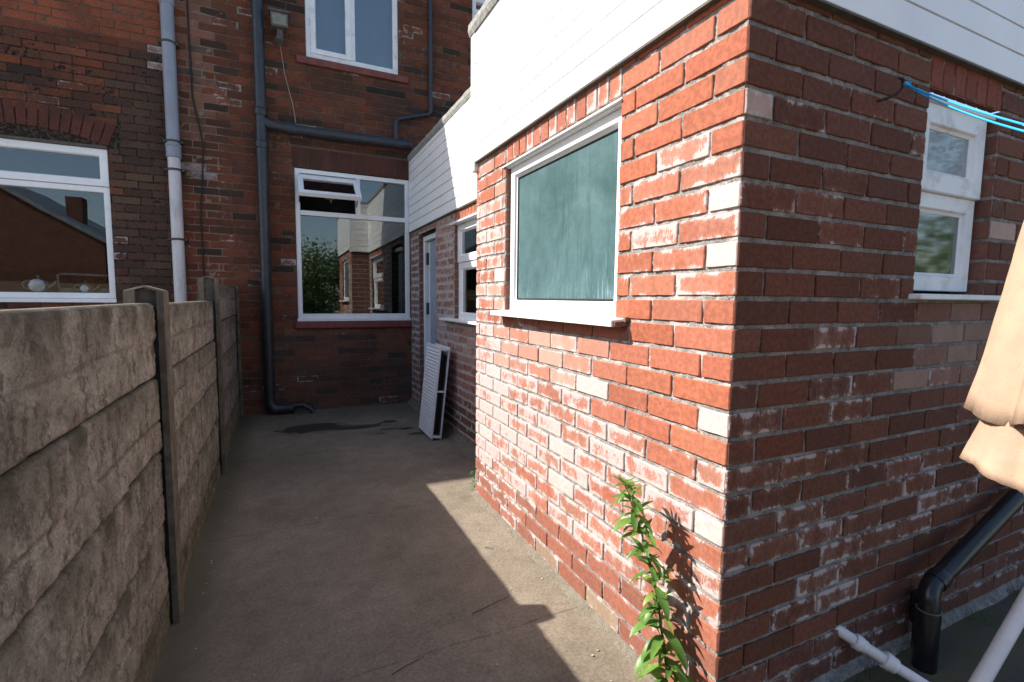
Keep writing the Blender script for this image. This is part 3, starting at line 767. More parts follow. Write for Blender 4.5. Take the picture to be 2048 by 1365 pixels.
# segmental arch over the neighbour's window
ca, rad = (HL[0]+HL[1])/2, 1.9
half = (HL[1]-HL[0])/2; zc = 2.80-math.sqrt(rad**2-half**2)
n = 17; amax = math.asin(half/rad)*1.02
for i in range(n):
    t0, t1 = -amax+2*amax*i/n+.0022, -amax+2*amax*(i+1)/n-.0022
    pl = [(ca+math.sin(t)*r, zc+math.cos(t)*r) for (t, r) in ((t0, rad+.006), (t1, rad+.006), (t1, rad+.225), (t0, rad+.225))]
    bk.brick(HW, (min(p[0] for p in pl), max(p[0] for p in pl), 2.8, 3.1), jit3((.115, .033, .021), .15), .02, .02, .004, poly=pl)
# brick infill round the arch
z = 3.06
def infill(side):
    for k in range(4):
        za, zb = 2.79+k*.0715, 2.79+(k+1)*.0715
        ue = math.sqrt(max(0, (rad+.225)**2-(zb-zc)**2)) if (rad+.225) > (zb-zc) else 0
        lim = half+.11
        if ue < lim-.01:
            a, b = (ca+max(ue, 0)+.008, ca+lim) if side > 0 else (ca-lim, ca-max(ue, 0)-.008)
            uu = a
            while uu < b-.015:
                bk.brick(HW, (uu+.003, min(uu+.23, b)-.003, za+.004, zb-.004), painth(uu, za, 0, .2)[0], 0, 0, 0); uu += .23
infill(1); infill(-1)
bk.build('brickwork', M['brick_house'], house)
mortar(HW, -3.4, 4.6, -.05, 5.7, [(HG[0], HG[1], HG[2], HG[3]), HU, (HL[0], HL[1], HL[2], 2.80), HR], .03, -.004, .005, 'mortar_joints', M['mortar_house'], house, 20)
bk = Bricks()
for op in (HG, HU, HL, HR):
    for ua, sd in ((op[0], 1), (op[1], -1)):
        bk = Bricks(); mm = reveal(HW, ua, sd, op[2], op[3], .12); mm.build('mortar_joints', M['mortar_house'], house)
        bk.build('brick_reveal', M['brick_house'], house)
mb = MB(); mb.box((-3.4, YH+.42, -.05), (4.6, YH+.5, 5.7)); mb.box((-3.4, YH+.02, -.05), (-3.32, YH+.42, 5.7)); mb.box((4.52, YH+.02, -.05), (4.6, YH+.42, 5.7)); mb.box((-3.32, YH+.02, 5.6), (4.52, YH+.42, 5.69)); mb.box((-11, YH+.01, -.05), (-3.401, YH+.5, 5.69))
mb.build('inner_wall', M['dark_room'], house)
mb = MB()   # roof with eaves
mb.hexa([(-11, 6.0, 5.66), (4.8, 6.0, 5.66), (4.8, 10.5, 8.6), (-11, 10.5, 8.6), (-11, 5.98, 5.76), (4.8, 5.98, 5.76), (4.8, 10.48, 8.72), (-11, 10.48, 8.72)])
mb.build('roof', M['slate'], house)
mb = MB(); mb.box((-11, 5.93, 5.60), (4.8, 5.999, 5.70)); mb.box((-11, 6.0, 5.58), (4.8, 6.195, 5.655)); mb.build('eaves_gutter', M['black_iron'], house)

# kitchen window: top-hung vent left, fixed light right, big pane below
def bar(fr, mb, u0, u1, z0, z1, nb, nf, c=.004):
    mb.hexa([fr.P(u0,z0,nb), fr.P(u1,z0,nb), fr.P(u1,z0,nf), fr.P(u0,z0,nf), fr.P(u0,z1,nb), fr.P(u1,z1,nb), fr.P(u1,z1,nf), fr.P(u0,z1,nf)])
mb = MB(); a0, a1, b0, b1 = HG[0]+.004, HG[1]-.004, HG[2]+.006, HG[3]-.006
NF = -.018
lp = [(0, NF-.07), (0, NF-.003), (.003, NF), (.047, NF), (.050, NF-.003), (.053, NF-.014), (.053, NF-.07)]
HW.ring(mb, a0, a1, b0, b1, lp)
HW.box(mb, a0+.0535, a1-.0535, 2.283, 2.335, NF-.07, NF-.001)
HW.box(mb, .836, .888, 2.3355, b1-.0535, NF-.07, NF-.0015)
HW.box(mb, a0+.0, a1-.0, b0-.001+.0, b0+.001, NF-.07, NF-.0)
w = mb.build('window', M['upvc'], house); w['label'] = 'white kitchen window with its small top vent pushed open'
mb = MB(); HW.box(mb, a0+.05, a1-.05, b0+.05, 2.286, NF-.035, NF-.030); mb.build('pane', M['glass'], w)
mb = MB(); HW.box(mb, .885, a1-.05, 2.332, b1-.05, NF-.035, NF-.030); mb.build('pane', M['glass'], w)
mb = MB(); HW.box(mb, HG[0]-.005, HG[1]+.0, HG[2]-.028, HG[2]+.004, -.07, .012); mb.build('sill', M['upvc'], w, bevel=.003)
# the open vent, hinged at the top rail, swung out 38 degrees
th = R(50); hz_ = b1-.058-.03; hn = NF+.006
vu = Vector((1, 0, 0)); down = Vector((0, -math.sin(th), -math.cos(th))); outn = Vector((0, -math.cos(th), math.sin(th)))
class Tilt:
    def P(s, u, z, n=0.0): return Vector((u, YH-hn, hz_)) + down*(-z) + outn*n
    box = Frame.box; ring = Frame.ring
T = Tilt()
mb = MB(); sh = .40
T.ring(mb, a0+.03, .860, -sh, 0, [(0, -.02), (0, .027), (.004, .030), (.050, .030), (.053, .026), (.058, .010), (.058, -.02)])
sash = mb.build('vent_sash', M['upvc'], w)
mb = MB(); T.box(mb, a0+.085, .805, -sh+.055, -.055, .000, .005); mb.build('vent_pane', M['glass'], w)
mb = MB(); T.box(mb, a0+.30, a0+.40, -sh+.012, -sh+.035, -.045, -.021); mb.tube([T.P(a0+.36, -sh+.02, -.03), T.P(a0+.36, -sh-.02, -.06)], .010, 8); mb.build('handle', M['trim'], w)
for uu in (a0+.045, .845):
    mb = MB(); mb.tube([T.P(uu, -.20, -.02), (uu, YH+.03, hz_-.30)], .006, 6); mb.build('vent_stay', M['trim'], w)
# red tile sill
mb = MB(); HW.box(mb, HG[0]-.035, HG[1]+.004, .975, 1.055, -.06, .035); mb.build('tile_sill', M['tile_sill'], w, bevel=.006)

# upper window
mb = MB(); a0, a1, b0, b1 = HU[0]+.004, HU[1]-.004, HU[2]+.010, HU[3]-.006; NF = -.02
HW.ring(mb, a0, a1, b0, b1, [(0, NF-.07), (0, NF-.003), (.003, NF), (.052, NF), (.056, NF-.004), (.060, NF-.016), (.060, NF-.07)])
HW.box(mb, .800, .858, b0+.0605, b1-.0605, NF-.07, NF-.001)
HW.ring(mb, a0+.050, .812, b0+.048, b1-.05, [(0, NF-.01), (0, NF+.012), (.003, NF+.015), (.050, NF+.015), (.056, NF+.010), (.062, NF-.004), (.062, NF-.03)])
w = mb.build('window', M['upvc_old'], house); w['label'] = 'upstairs window with mildewed white frame above the kitchen window'
mb = MB(); HW.box(mb, HU[0]+.02, HU[1]-.02, HU[2]+.02, HU[3]-.02, -.16, -.15); mb.build('blind', M['net'], w)
mb = MB(); HW.box(mb, a0+.10, .76, b0+.10, b1-.1, NF-.020, NF-.015); mb.build('pane', M['glass_up'], w)
mb = MB(); HW.box(mb, .855, a1-.055, b0+.055, b1-.055, NF-.035, NF-.030); mb.build('pane', M['glass_up'], w)
mb = MB(); HW.box(mb, HU[0]-.10, HU[1]+.11, 3.945, 4.022, -.06, .035); mb.build('tile_sill', M['tile_sill'], w, bevel=.006)

# neighbour's window
mb = MB(); a0, a1, b0, b1 = HL[0]+.004, HL[1]-.004, HL[2]+.030, 2.772; NF = -.03
HW.ring(mb, a0, a1, 2.412, b1, [(0, NF-.07), (0, NF+.009), (.003, NF+.012), (.062, NF+.012), (.068, NF+.006), (.074, NF-.010), (.074, NF-.07)])
w = mb.build('window', M['upvc'], house); w['label'] = "neighbour's wide white window under a shallow brick arch"
mb = MB(); HW.ring(mb, a0, a1, b0, 2.408, [(0, NF-.07), (0, NF-.003), (.003, NF), (.050, NF), (.053, NF-.003), (.056, NF-.014), (.056, NF-.07)]); mb.build('frame', M['upvc'], w)
mb = MB(); HW.box(mb, a0+.07, a1-.07, 2.475, b1-.07, NF-.030, NF-.025); mb.build('pane', M['glass'], w)
mb = MB(); HW.box(mb, a0+.05, a1-.05, b0+.05, 2.36, NF-.035, NF-.030); mb.build('pane', M['glass'], w)
mb = MB(); HW.box(mb, HL[0]-.01, HL[1]+.005, HL[2]-.01, HL[2]+.028, -.08, .012); mb.build('sill', M['upvc'], w, bevel=.003)
mb = MB()   # timber head filling the arch
vs = []; nn_ = 20
for i in range(nn_+1):
    t = -1+2*i/nn_; uu = ca+t*(half-.002); zt = zc+math.sqrt(rad**2-(t*half)**2)
    for (zz, n_) in ((2.773, -.02), (zt+.004, -.02)): vs.append(HW.P(uu, zz, n_))
mb.add(vs, [(i*2, i*2+2, i*2+3, i*2+1) for i in range(nn_)])
HW.box(mb, HL[0]+.002, HL[1]-.002, 2.774, 2.80, -.019, .004)
mb.build('head_board', M['trim'], w)

# window at the upper right
mb = MB(); a0, a1, b0, b1 = HR[0]+.003, HR[1], HR[2], HR[3]; NF = -.02
HW.ring(mb, a0, a1, b0, 4.995, [(0, NF-.07), (0, NF-.003), (.003, NF), (.052, NF), (.056, NF-.004), (.060, NF-.016), (.060, NF-.07)])
HW.ring(mb, a0, a1, 4.997, b1, [(0, NF-.07), (0, NF-.003), (.003, NF), (.052, NF), (.056, NF-.004), (.060, NF-.016), (.060, NF-.07)])
w = mb.build('window', M['upvc_old'], house); w['label'] = 'upstairs window half hidden behind the extension roof edge'
mb = MB(); HW.box(mb, HR[0]+.02, HR[1]-.02, HR[2]+.02, HR[3]-.02, -.16, -.15); mb.build('blind', M['net'], w)
mb = MB(); HW.box(mb, a0+.055, a1-.055, b0+.055, 4.94, NF-.035, NF-.030); mb.build('pane', M['glass_up'], w)

# ------------------------------------------------------------------ pipes on the house
def ringed(mb, p, ax, r, w, n=20):
    a = Vector(ax).normalized(); p = Vector(p)
    mb.tube([p-a*w/2, p-a*w*.4, p+a*w*.4, p+a*w/2], [r*.96, r, r, r*.96], n)
gp = thing('soil_pipe', (-.955, YH-.075, 0), 'pale grey plastic soil pipe with a darker blue-grey middle length, behind the fence', 'drainpipe')
px, py, pr = -.955, YH-.085, .055
mb = MB(); mb.tube([(px, py, 0), (px, py, 2.83)], pr, 24); mb.build('lower_pipe', M['grey_pvc'], gp)
mb = MB(); mb.tube([(px, py, 2.83), (px, py, 4.28)], pr+.003, 24); ringed(mb, (px, py, 2.80), (0, 0, 1), pr+.012, .11); ringed(mb, (px, py, 2.86), (0, 0, 1), pr+.017, .02); ringed(mb, (px, py, 2.75), (0, 0, 1), pr+.015, .018)
ringed(mb, (px, py, 4.27), (0, 0, 1), pr+.012, .10); mb.build('middle_pipe', M['grey_pvc_dark'], gp)
mb = MB(); mb.tube([(px, py, 4.28), (px, py, 5.6)], pr, 24); mb.build('upper_pipe', M['grey_pvc'], gp)
for zz in (1.92, 2.62, 2.90, 3.86):
    mb = MB(); ringed(mb, (px, py, zz), (0, 0, 1), pr+.009, .022); mb.box((px-.085, py-.012, zz-.011), (px-.06, YH+.0, zz+.011)); mb.box((px+.06, py-.012, zz-.011), (px+.085, YH+.0, zz+.011)); mb.build('bracket', M['hinge'], gp)

bp_ = thing('downpipe', (-.14, YH-.09, 0), 'black iron downpipe with a thick horizontal branch running over the kitchen window', 'drainpipe')
px, py, pr = -.150, YH-.085, .055
mb = MB(); mb.tube([(px, py, .16), (px, py, 5.6)], pr, 24)
# shoe at the bottom, kicking right
pts = [(px, py, .18)] + [(px+.09*(1-math.cos(t)), py-.01*t, .16-.10*math.sin(t)) for t in (R(20), R(40), R(60), R(80))] + [(px+.17, py-.02, .062), (px+.25, py-.04, .060)]
mb.tube(pts, [pr, pr, pr, pr*.98, pr*.95, pr*.92, pr*.9], 20)
mb.build('pipe', M['black_iron'], bp_)
mb = MB(); mb.tube([(px+.23, py-.03, .09), (px+.34, py-.05, .10), (px+.42, py-.07, .05), (px+.45, py-.08, .01)], [.03, .03, .03, .028], 12); mb.build('drain_hose', M['black_iron'], bp_)
zb = 3.19
mb = MB(); mb.tube([(px, py, zb+.06), (px+.08, py-.005, zb+.015), (px+.25, py, zb)], [pr*.9, pr*1.02, pr], 20); mb.tube([(px+.25, py, zb), (1.48, py, zb+.005)], pr, 24)
ringed(mb, (px+.30, py, zb), (1, 0, 0), pr+.010, .09); mb.build('branch_pipe', M['black_iron'], bp_)
for zz in (2.98, 3.32, 5.1):
    mb = MB(); ringed(mb, (px, py, zz), (0, 0, 1), pr+.012, .07 if zz < 5 else .03); ringed(mb, (px, py, zz+.04), (0, 0, 1), pr+.016, .014); mb.build('collar', M['black_iron'], bp_)
mb = MB(); ringed(mb, (1.47, py, zb+.005), (1, 0, 0), pr+.004, .03); mb.build('end_cap', M['black_iron'], bp_)
ov = thing('overflow_pipe', (1.69, YH-.05, 3.4), 'thin black waste pipe dropping down the wall and elbowing left into the branch pipe', 'drainpipe')
mb = MB(); q = YH-.035
mb.tube([(1.745, q, 5.6), (1.745, q, 3.66), (1.73, q, 3.625), (1.70, q, 3.615), (1.35, q-.02, 3.50), (1.315, q-.03, 3.48), (1.30, q-.04, 3.44), (1.30, q-.05, 3.24)], .026, 14)
mb.build('pipe', M['black_iron'], ov)
for (zz) in (3.95, 4.75):
    mb = MB(); ringed(mb, (1.745, q, zz), (0, 0, 1), .032, .03); mb.build('bracket', M['black_iron'], ov)

# cables and flood light
def cable(name, pts, r, m, label):
    mb = MB(); out = []
    for i in range(len(pts)-1):
        a, b = Vector(pts[i]), Vector(pts[i+1])
        for k in range(6):
            t = k/6; p = a.lerp(b, t); p.x += .006*noise.noise(p*3); out.append(p)
    out.append(Vector(pts[-1])); mb.tube(out, r, 8)
    o = mb.build(name, m); return tag(o, label, 'cable')
cable('wall_cable', [(-.80, YH-.012, 5.5), (-.78, YH-.012, 3.4), (-.70, YH-.014, 2.9), (-.75, YH-.012, 2.2), (-.74, YH-.012, .2)], .007, M['cable'], 'black cable running down the brick wall right of the grey soil pipe')
cable('lamp_wire', [(.06, YH-.012, 4.08), (.10, YH-.012, 3.8), (.17, YH-.012, 3.5), (.20, YH-.012, 3.27), (.40, YH-.15, 3.23)], .0035, M['cable_white'], 'thin pale wire hanging from the floodlight to the branch pipe')
fl = thing('flood_light', (.075, YH, 4.18), 'small weathered floodlight fixed to the wall left of the upstairs window', 'wall lamp')
mb = MB(); mb.hexa([(-.02, YH-.15, 4.22), (.14, YH-.15, 4.22), (.14, YH-.05, 4.22), (-.02, YH-.05, 4.22), (-.03, YH-.17, 4.36), (.15, YH-.17, 4.36), (.13, YH-.05, 4.37), (-.01, YH-.05, 4.37)]); mb.build('casing', M['lamp'], fl, bevel=.006)
mb = MB(); mb.hexa([(-.005, YH-.158, 4.235), (.125, YH-.158, 4.235), (.125, YH-.15, 4.235), (-.005, YH-.15, 4.235), (-.012, YH-.176, 4.335), (.132, YH-.176, 4.335), (.132, YH-.165, 4.335), (-.012, YH-.165, 4.335)]); mb.build('glass', M['lampglass'], fl)
mb = MB(); mb.box((-.045, YH-.185, 4.358), (.165, YH-.04, 4.375)); mb.build('hood', M['lamp'], fl)
mb = MB(); mb.box((.03, YH-.10, 4.10), (.09, YH-.001, 4.219)); mb.build('bracket', M['lamp'], fl, bevel=.004)
mb = MB(); mb.tube([(.055, YH-.11, 4.13), (.055, YH-.14, 4.07)], [.035, .045], 12); mb.build('sensor', M['lamp'], fl)

# china on the neighbour's windowsill
def teapot(x, y, z, s, label):
    t = thing('teapot', (x, y, z), label, 'teapot', 'china on the windowsill')
    pr_ = [(.0, .0), (.035, .0), (.055, .02), (.062, .05), (.05, .085), (.03, .10), (.0, .103)]
    mb = MB(); n = 16; vs = []
    for (r, h) in pr_:
        for k in range(n): vs.append((x+s*r*math.cos(2*math.pi*k/n), y+s*r*math.sin(2*math.pi*k/n), z+s*h))
    mb.add(vs, [(i*n+k, i*n+(k+1) % n, (i+1)*n+(k+1) % n, (i+1)*n+k) for i in range(len(pr_)-1) for k in range(n)], True); mb.build('body', M['ceramic'], t)
    mb = MB(); mb.tube([(x, y, z+s*.10), (x, y, z+s*.115), (x, y, z+s*.128)], [s*.012, s*.006, s*.014], 10); mb.build('lid_knob', M['ceramic'], t)
    mb = MB(); mb.tube([(x+s*.05, y, z+s*.03), (x+s*.09, y, z+s*.06), (x+s*.11, y, z+s*.09)], [s*.014, s*.010, s*.007], 10); mb.build('spout', M['ceramic'], t)
    mb = MB(); mb.tube([(x-s*(.05+.045*math.sin(a)), y, z+s*(.055+.032*math.cos(a))) for a in [math.pi*i/8 for i in range(9)]], s*.006, 8); mb.build('handle', M['ceramic'], t)
zs_ = HL[2]+.09
teapot(-2.14, YH+.10, zs_, 1.25, 'left of two china teapots standing inside the neighbour\'s window')
teapot(-1.78, YH+.11, zs_-.01, 1.0, 'right of two china teapots standing inside the neighbour\'s window')
tr = thing('china_basket', (-1.85, YH+.20, zs_), 'pale basket with a tall square handle behind the teapots', 'basket')
mb = MB(); mb.box((-2.02, YH+.18, zs_-.03), (-1.60, YH+.27, zs_+.045)); mb.build('body', M['ceramic'], tr, bevel=.01)
mb = MB(); mb.tube([(-2.02, YH+.22, zs_), (-2.03, YH+.22, zs_+.17), (-2.0, YH+.22, zs_+.185), (-1.63, YH+.22, zs_+.175), (-1.60, YH+.22, zs_+.16), (-1.60, YH+.22, zs_)], .012, 10); mb.build('handle', M['ceramic'], tr)

# ------------------------------------------------------------------ concrete fence
FX = -.457
def fence_board(name, y0, y1, z0, z1, seed, parent):
    rnd = random.Random(seed)
    st = .010
    nu = int((y1-y0)/st); nz = max(8, int((z1-z0)/st)); hh = z1-z0
    # faux stone courses in the casting
    split = rnd.choice([.42, .5, .58]); rows = []
    for (a, b) in ((0, split), (split, 1)):
        cuts = [0.0]; 
        while cuts[-1] < y1-y0: cuts.append(cuts[-1]+rnd.uniform(.18, .46))
        rows.append((a, b, cuts, [rnd.uniform(-.004, .006) for _ in cuts], [rnd.random() < .65 for _ in cuts]))
    vs = []; jt = []
    for j in range(nz+1):
        v = j/nz
        row = rows[0] if v < split else rows[1]
        for i in range(nu+1):
            u = (y1-y0)*i/nu
            k = max(q for q in range(len(row[2])) if row[2][q] <= u+1e-9)
            wob = .0022*noise.noise(Vector((u*8, v*4, seed)))
            dv = min(abs(v-split)*hh+wob*.5, 1) if row[4][k % len(row[4])] else .05
            du = min(u-row[2][k], (row[2][k+1]-u) if k+1 < len(row[2]) else 1)+wob
            de = min(v*hh, (1-v)*hh)
            d = min(max(dv, 0), max(du, 0)*1.6+ .004)
            g = 1-min(1, d/.009); e = 1-min(1, de/.007); eu = 1-min(1, min(u, y1-y0-u)/.02)
            h = .003*noise.noise(Vector((u*7, v*hh*12, seed*1.7))) - .0055*abs(noise.noise(Vector((u*13, v*hh*24, seed+5)))) - .0070*abs(noise.noise(Vector((u*9, v*hh*58, seed+8)))) - .004*abs(noise.noise(Vector((u*40, v*hh*50, seed+2)))) + .004*noise.noise(Vector((u*70, v*hh*70, seed)))
            h += row[3][k] - g*g*.010 - e*e*.014 - eu*eu*.008
            vs.append((FX+.006+h, y0+u, z0+v*hh)); jt.append(min(1, .95*g+.95*e*e*e+.85*max(0, 1-(1-v)*hh/.13)*(.75+1.2*noise.noise(Vector((u*11, 3, seed))))+.25*max(0, noise.noise(Vector((u*17, v*2.2, seed+30))))))
    w = nu+1
    fs = [(j*w+i, j*w+i+1, (j+1)*w+i+1, (j+1)*w+i) for j in range(nz) for i in range(nu)]
    # back and rims
    b = len(vs)
    bl = [(i, 0) for i in range(w)]
    vs += [(FX-.045, y0, z0), (FX-.045, y1, z0), (FX-.045, y1, z1), (FX-.045, y0, z1)]; jt += [0]*4
    fs.append((b, b+3, b+2, b+1))
    fs.append(tuple(range(0, w))[::-1] + (b, b+1)); fs.append(tuple(nz*w+i for i in range(w)) + (b+2, b+3))
    fs.append(tuple(j*w for j in range(nz+1)) + (b+3, b)); fs.append(tuple(j*w+nu for j in range(nz+1))[::-1] + (b+1, b+2))
    mb = MB(); mb.add(vs, fs, True); mb.sm[-5:] = [False]*5
    o = mb.build(name, M['fence'], parent, recalc=False)
    a = o.data.attributes.new('joint', 'FLOAT', 'POINT'); a.data.foreach_set('value', jt)
    return o
def fence_post(y, ztop, parent, x0=-.545, x1=-.418, dy=.10):
    # H-shaped section with slots for the boards and a ridged top
    s0, s1, sd = FX-.052, FX+.016, .035
    out = [(x0, 0), (s0, 0), (s0, sd), (s1, sd), (s1, 0), (x1, 0), (x1, dy), (s1, dy), (s1, dy-sd), (s0, dy-sd), (s0, dy), (x0, dy)]
    xm = (x0+x1)/2; vs = []
    def top(x): return ztop - .018*abs(x-xm)/((x1-x0)/2)
    for (x, yy) in out: vs.append((x, y+yy, -.05))
    for (x, yy) in out: vs.append((x, y+yy, top(x)-.008))
    n = len(out); fs = [(i, (i+1) % n, n+(i+1) % n, n+i) for i in range(n)]
    mb = MB(); mb.add(vs, fs)
    # the cap: rings converge slightly
    mb.hexa([(x0, y, top(x0)-.0079), (xm, y, top(xm)-.0079), (xm, y+dy, top(xm)-.0079), (x0, y+dy, top(x0)-.0079), (x0+.004, y+.004, top(x0)), (xm, y+.004, ztop), (xm, y+dy-.004, ztop), (x0+.004, y+dy-.004, top(x0))])
    mb.hexa([(xm, y, top(xm)-.0079), (x1, y, top(x1)-.0079), (x1, y+dy, top(x1)-.0079), (xm, y+dy, top(xm)-.0079), (xm, y+.004, ztop), (x1-.004, y+.004, top(x1)), (x1-.004, y+dy-.004, top(x1)), (xm, y+dy-.004, ztop)])
    return mb.build('post', M['post'], parent)
fen = thing('concrete_fence', (-.48, 2.3, 0), 'weathered concrete post-and-panel fence with stone-effect boards along the alley', 'fence')
secs = [(-1.28, .46, 1.318), (.53, 2.335, 1.318), (2.39, 4.195, 1.312), (4.25, 6.05, 1.435)]
for si, (ya, yb, zt) in enumerate(secs):
    z = zt; i = 0
    while z > .02:
        z0 = max(z-.2935, -.03); fence_board('fence_board', ya, yb, z0+.001, z-.001, si*10+i+3, fen); z -= .2935; i += 1
for (y, zt) in ((-1.38, 1.385), (.44, 1.385), (2.313, 1.385), (4.171, 1.490), (6.03, 1.462)):
    fence_post(y, zt, fen)

# ------------------------------------------------------------------ ground
mb = MB(); xs = [-60, -20, -6, -3] + [-1+.25*i for i in range(23)] + [6, 20, 60]; ys = [-60, -20, -6] + [-2+.25*i for i in range(35)] + [9, 20, 60]
vs = [(x, y, .0035*noise.noise(Vector((x*1.1, y*1.1, 0)))-.001 if -1 < x < 4 and -1 < y < 6.3 else 0) for y in ys for x in xs]
w = len(xs); mb.add(vs, [(j*w+i, j*w+i+1, (j+1)*w+i+1, (j+1)*w+i) for j in range(len(ys)-1) for i in range(w-1)], True)
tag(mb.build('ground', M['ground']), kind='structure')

mb = MB(); mb.box((-9, -6, -.02), (-.60, 6.1, .004)); tag(mb.build('bounce_slab', M['bounce_slab']), kind='structure')  # unseen pale slab added beyond the fence to bounce sunlight onto the walls

# ------------------------------------------------------------------ radiator leaning on the wall
rad_ = thing('radiator', (1.30, 4.65, 0), 'white double-panel radiator stood on its end, leaning against the wall by the back door', 'radiator')
RA, RB = 4.415, 4.885; LR = .885; tl = math.atan2(.085, .88)
class RF:
    def P(s, u, z, n=0.0):   # u along y, z up the leaning face, n towards the alley
        return Vector((1.243 + z*math.sin(tl) - n*math.cos(tl), u - z*.02, .012 + z*math.cos(tl) + n*math.sin(tl)+.0))
    box = Frame.box; ring = Frame.ring
Q = RF()
def rad_panel(n_out, n_in, name, ridged):
    mb = MB(); nr = 26; m = .022; prof = [(0, n_in), (0, n_out-.004), (.004, n_out), (m, n_out)]
    if ridged:
        p = (LR-2*m)/nr
        for i in range(nr):
            z0 = m+i*p; prof += [(z0+p*.12, n_out-.0005), (z0+p*.34, n_out-.006), (z0+p*.66, n_out-.006), (z0+p*.88, n_out-.0005)]
    prof += [(LR-m, n_out), (LR-.004, n_out), (LR, n_out-.004), (LR, n_in)]
    k = len(prof); vs = []
    us = ((RA, 0), (RA+.020, 0), (RA+.034, 1), (RB-.034, 1), (RB-.020, 0), (RB, 0))
    for (u, full) in us:
        for (z, n) in prof:
            nn = n if (full or not (m < z < LR-m)) else n_out
            vs.append(Q.P(u, z, nn))
    fs = [(j*k+i, j*k+(i+1) % k, (j+1)*k+(i+1) % k, (j+1)*k+i) for j in range(len(us)-1) for i in range(k)]
    fs += [tuple(range(k)), tuple(range((len(us)-1)*k, len(us)*k))[::-1]]
    mb.add(vs, fs); return mb.build(name, M['rad_white'], rad_)
rad_panel(0.0, -.014, 'front_panel', True)
mb = MB(); Q.box(mb, RA, RB, 0, LR, -.100, -.086); mb.build('back_panel', M['rad_white'], rad_, bevel=.003)
mb = MB()
for i in range(46):
    z = .055+i*.0168
    if abs(z-.46) < .012: continue
    Q.box(mb, RA+.012, RB-.03, z, z+.0022, -.0855, -.0145)
mb.build('convector_fins', M['rad_dark'], rad_)
mb = MB(); Q.box(mb, RA+.05, RB-.02, .03, LR-.03, -.055, -.045); mb.build('centre_sheet', M['rad_dark'], rad_)
mb = MB(); Q.box(mb, RA+.001, RA+.012, .452, .468, -.0858, -.0142); mb.build('cross_strip', M['rad_white'], rad_)
for z in (.022, LR-.026):
    mb = MB(); mb.tube([Q.P(RA+.012, z, -.016), Q.P(RA+.012, z, -.084)], .013, 14); mb.tube([Q.P(RA+.002, z, -.050), Q.P(RB-.03, z, -.050)], .014, 14); mb.build('header_pipe', M['rad_white'], rad_)
for u in (RA+.05, RB-.05):
    mb = MB(); Q.box(mb, u-.02, u+.02, -.010, 0-.0005, -.075, -.030); mb.build('foot', M['rad_dark'], rad_)

# ------------------------------------------------------------------ pipes in the front yard
ws = thing('soil_stack', (2.12, .86, 0), 'black plastic soil pipe with a swept elbow by the shaded front wall', 'drainpipe')
ex, ey = 2.125, .89
mb = MB(); mb.tube([(ex, ey, .0), (ex, ey, .225)], .0375, 28); mb.build('socket', M['black_pvc'], ws)
mb = MB(); pts = [(ex, ey, .20), (ex, ey, .245)]
d2 = Vector((.80, .10, .20)); d2 = Vector((.83, .035, .24)).normalized()
for i in range(1, 8):
    t = i/8*math.pi/2*.82
    pts.append((ex+.06*(1-math.cos(t)), ey+.004*i/2, .245+.06*math.sin(t)))
p = Vector(pts[-1]); pts.append(tuple(p+d2*.05)); end = p+d2*1.6; pts.append(tuple(end))
mb.tube(pts, .033, 28); mb.build('branch_pipe', M['black_pvc'], ws)
mb = MB(); ringed(mb, (ex, ey, .226), (0, 0, 1), .0388, .004, 28); mb.build('seal_ring', M['lamp'], ws)
mb = MB(); ringed(mb, p+d2*.05, d2, .037, .05, 28); mb.build('coupling', M['black_pvc'], ws)
mb = MB(); mb.box((2.19, .915, .10), (2.27, .985, .235)); mb.build('inspection_cover', M['black_pvc'], ws, bevel=.012)
mb = MB(); mb.tube([(2.23, .95, .0), (2.23, .95, .11)], .030, 16); mb.build('gully_pipe', M['black_pvc'], ws)

wp = thing('waste_pipe', (1.80, .97, .14), 'short white waste pipe with two couplings poking out of the front wall', 'waste pipe')
a = Vector((1.780, 1.02, .175)); b = Vector((1.98, .80, .03)); dv = (b-a).normalized()
mb = MB(); mb.tube([a, a+dv*.13, a+dv*.19], .0195, 20); mb.tube([a+dv*.19, b+dv*.02], .0185, 20); mb.build('pipe', M['white_pvc'], wp)
for t in (.085, .185):
    mb = MB(); ringed(mb, a+dv*t, dv, .027 if t < .1 else .030, .024); ringed(mb, a+dv*(t+.018), dv, .0235 if t < .1 else .027, .02); mb.build('coupling', M['white_pvc'], wp)
wq = MB(); a = Vector((2.52, .70, .46)); b = Vector((2.03, .735, -.02))
wq.tube([b, a, a+(a-b)*1.2], .024, 20)
wpo = thing('waste_pipe', (2.2, .74, 0), 'long straight lilac-white pipe slanting down to the ground at the bottom right', 'waste pipe')
wq.build('pipe', M['white_pvc'], wpo)

# ------------------------------------------------------------------ washing line, hook, parasol
hk = thing('wall_hook', (1.815, 1.0, 2.03), 'rusty iron hook driven into the shaded brick wall, holding the blue line', 'hook')
mb = MB(); mb.tube([(1.775, 1.02, 2.005), (1.785, .975, 2.005), (1.80, .955, 2.015), (1.812, .945, 2.035), (1.80, .94, 2.055), (1.785, .945, 2.058)], .0045, 10); mb.build('hook', M['rust'], hk)
def strands(a, b, sag, r, n=60):
    mb = MB(); pts = []
    for ph in (0, math.pi):
        pts = []
        for i in range(n*4+1):
            t = i/(n*4); p = Vector(a).lerp(Vector(b), t); p.z -= sag*4*t*(1-t)
            an = t*n*2*math.pi+ph; p += Vector((0, math.cos(an), math.sin(an)))*r*.55
            pts.append(p)
        mb.tube(pts, r*.72, 6)
    return mb
wl = thing('washing_line', (1.81, .94, 2.04), 'bright blue nylon washing line tied double to the wall hook', 'washing line')
strands((1.806, .932, 2.036), (1.50, .535, 1.745), .006, .0025).build('upper_strand', M['rope'], wl)
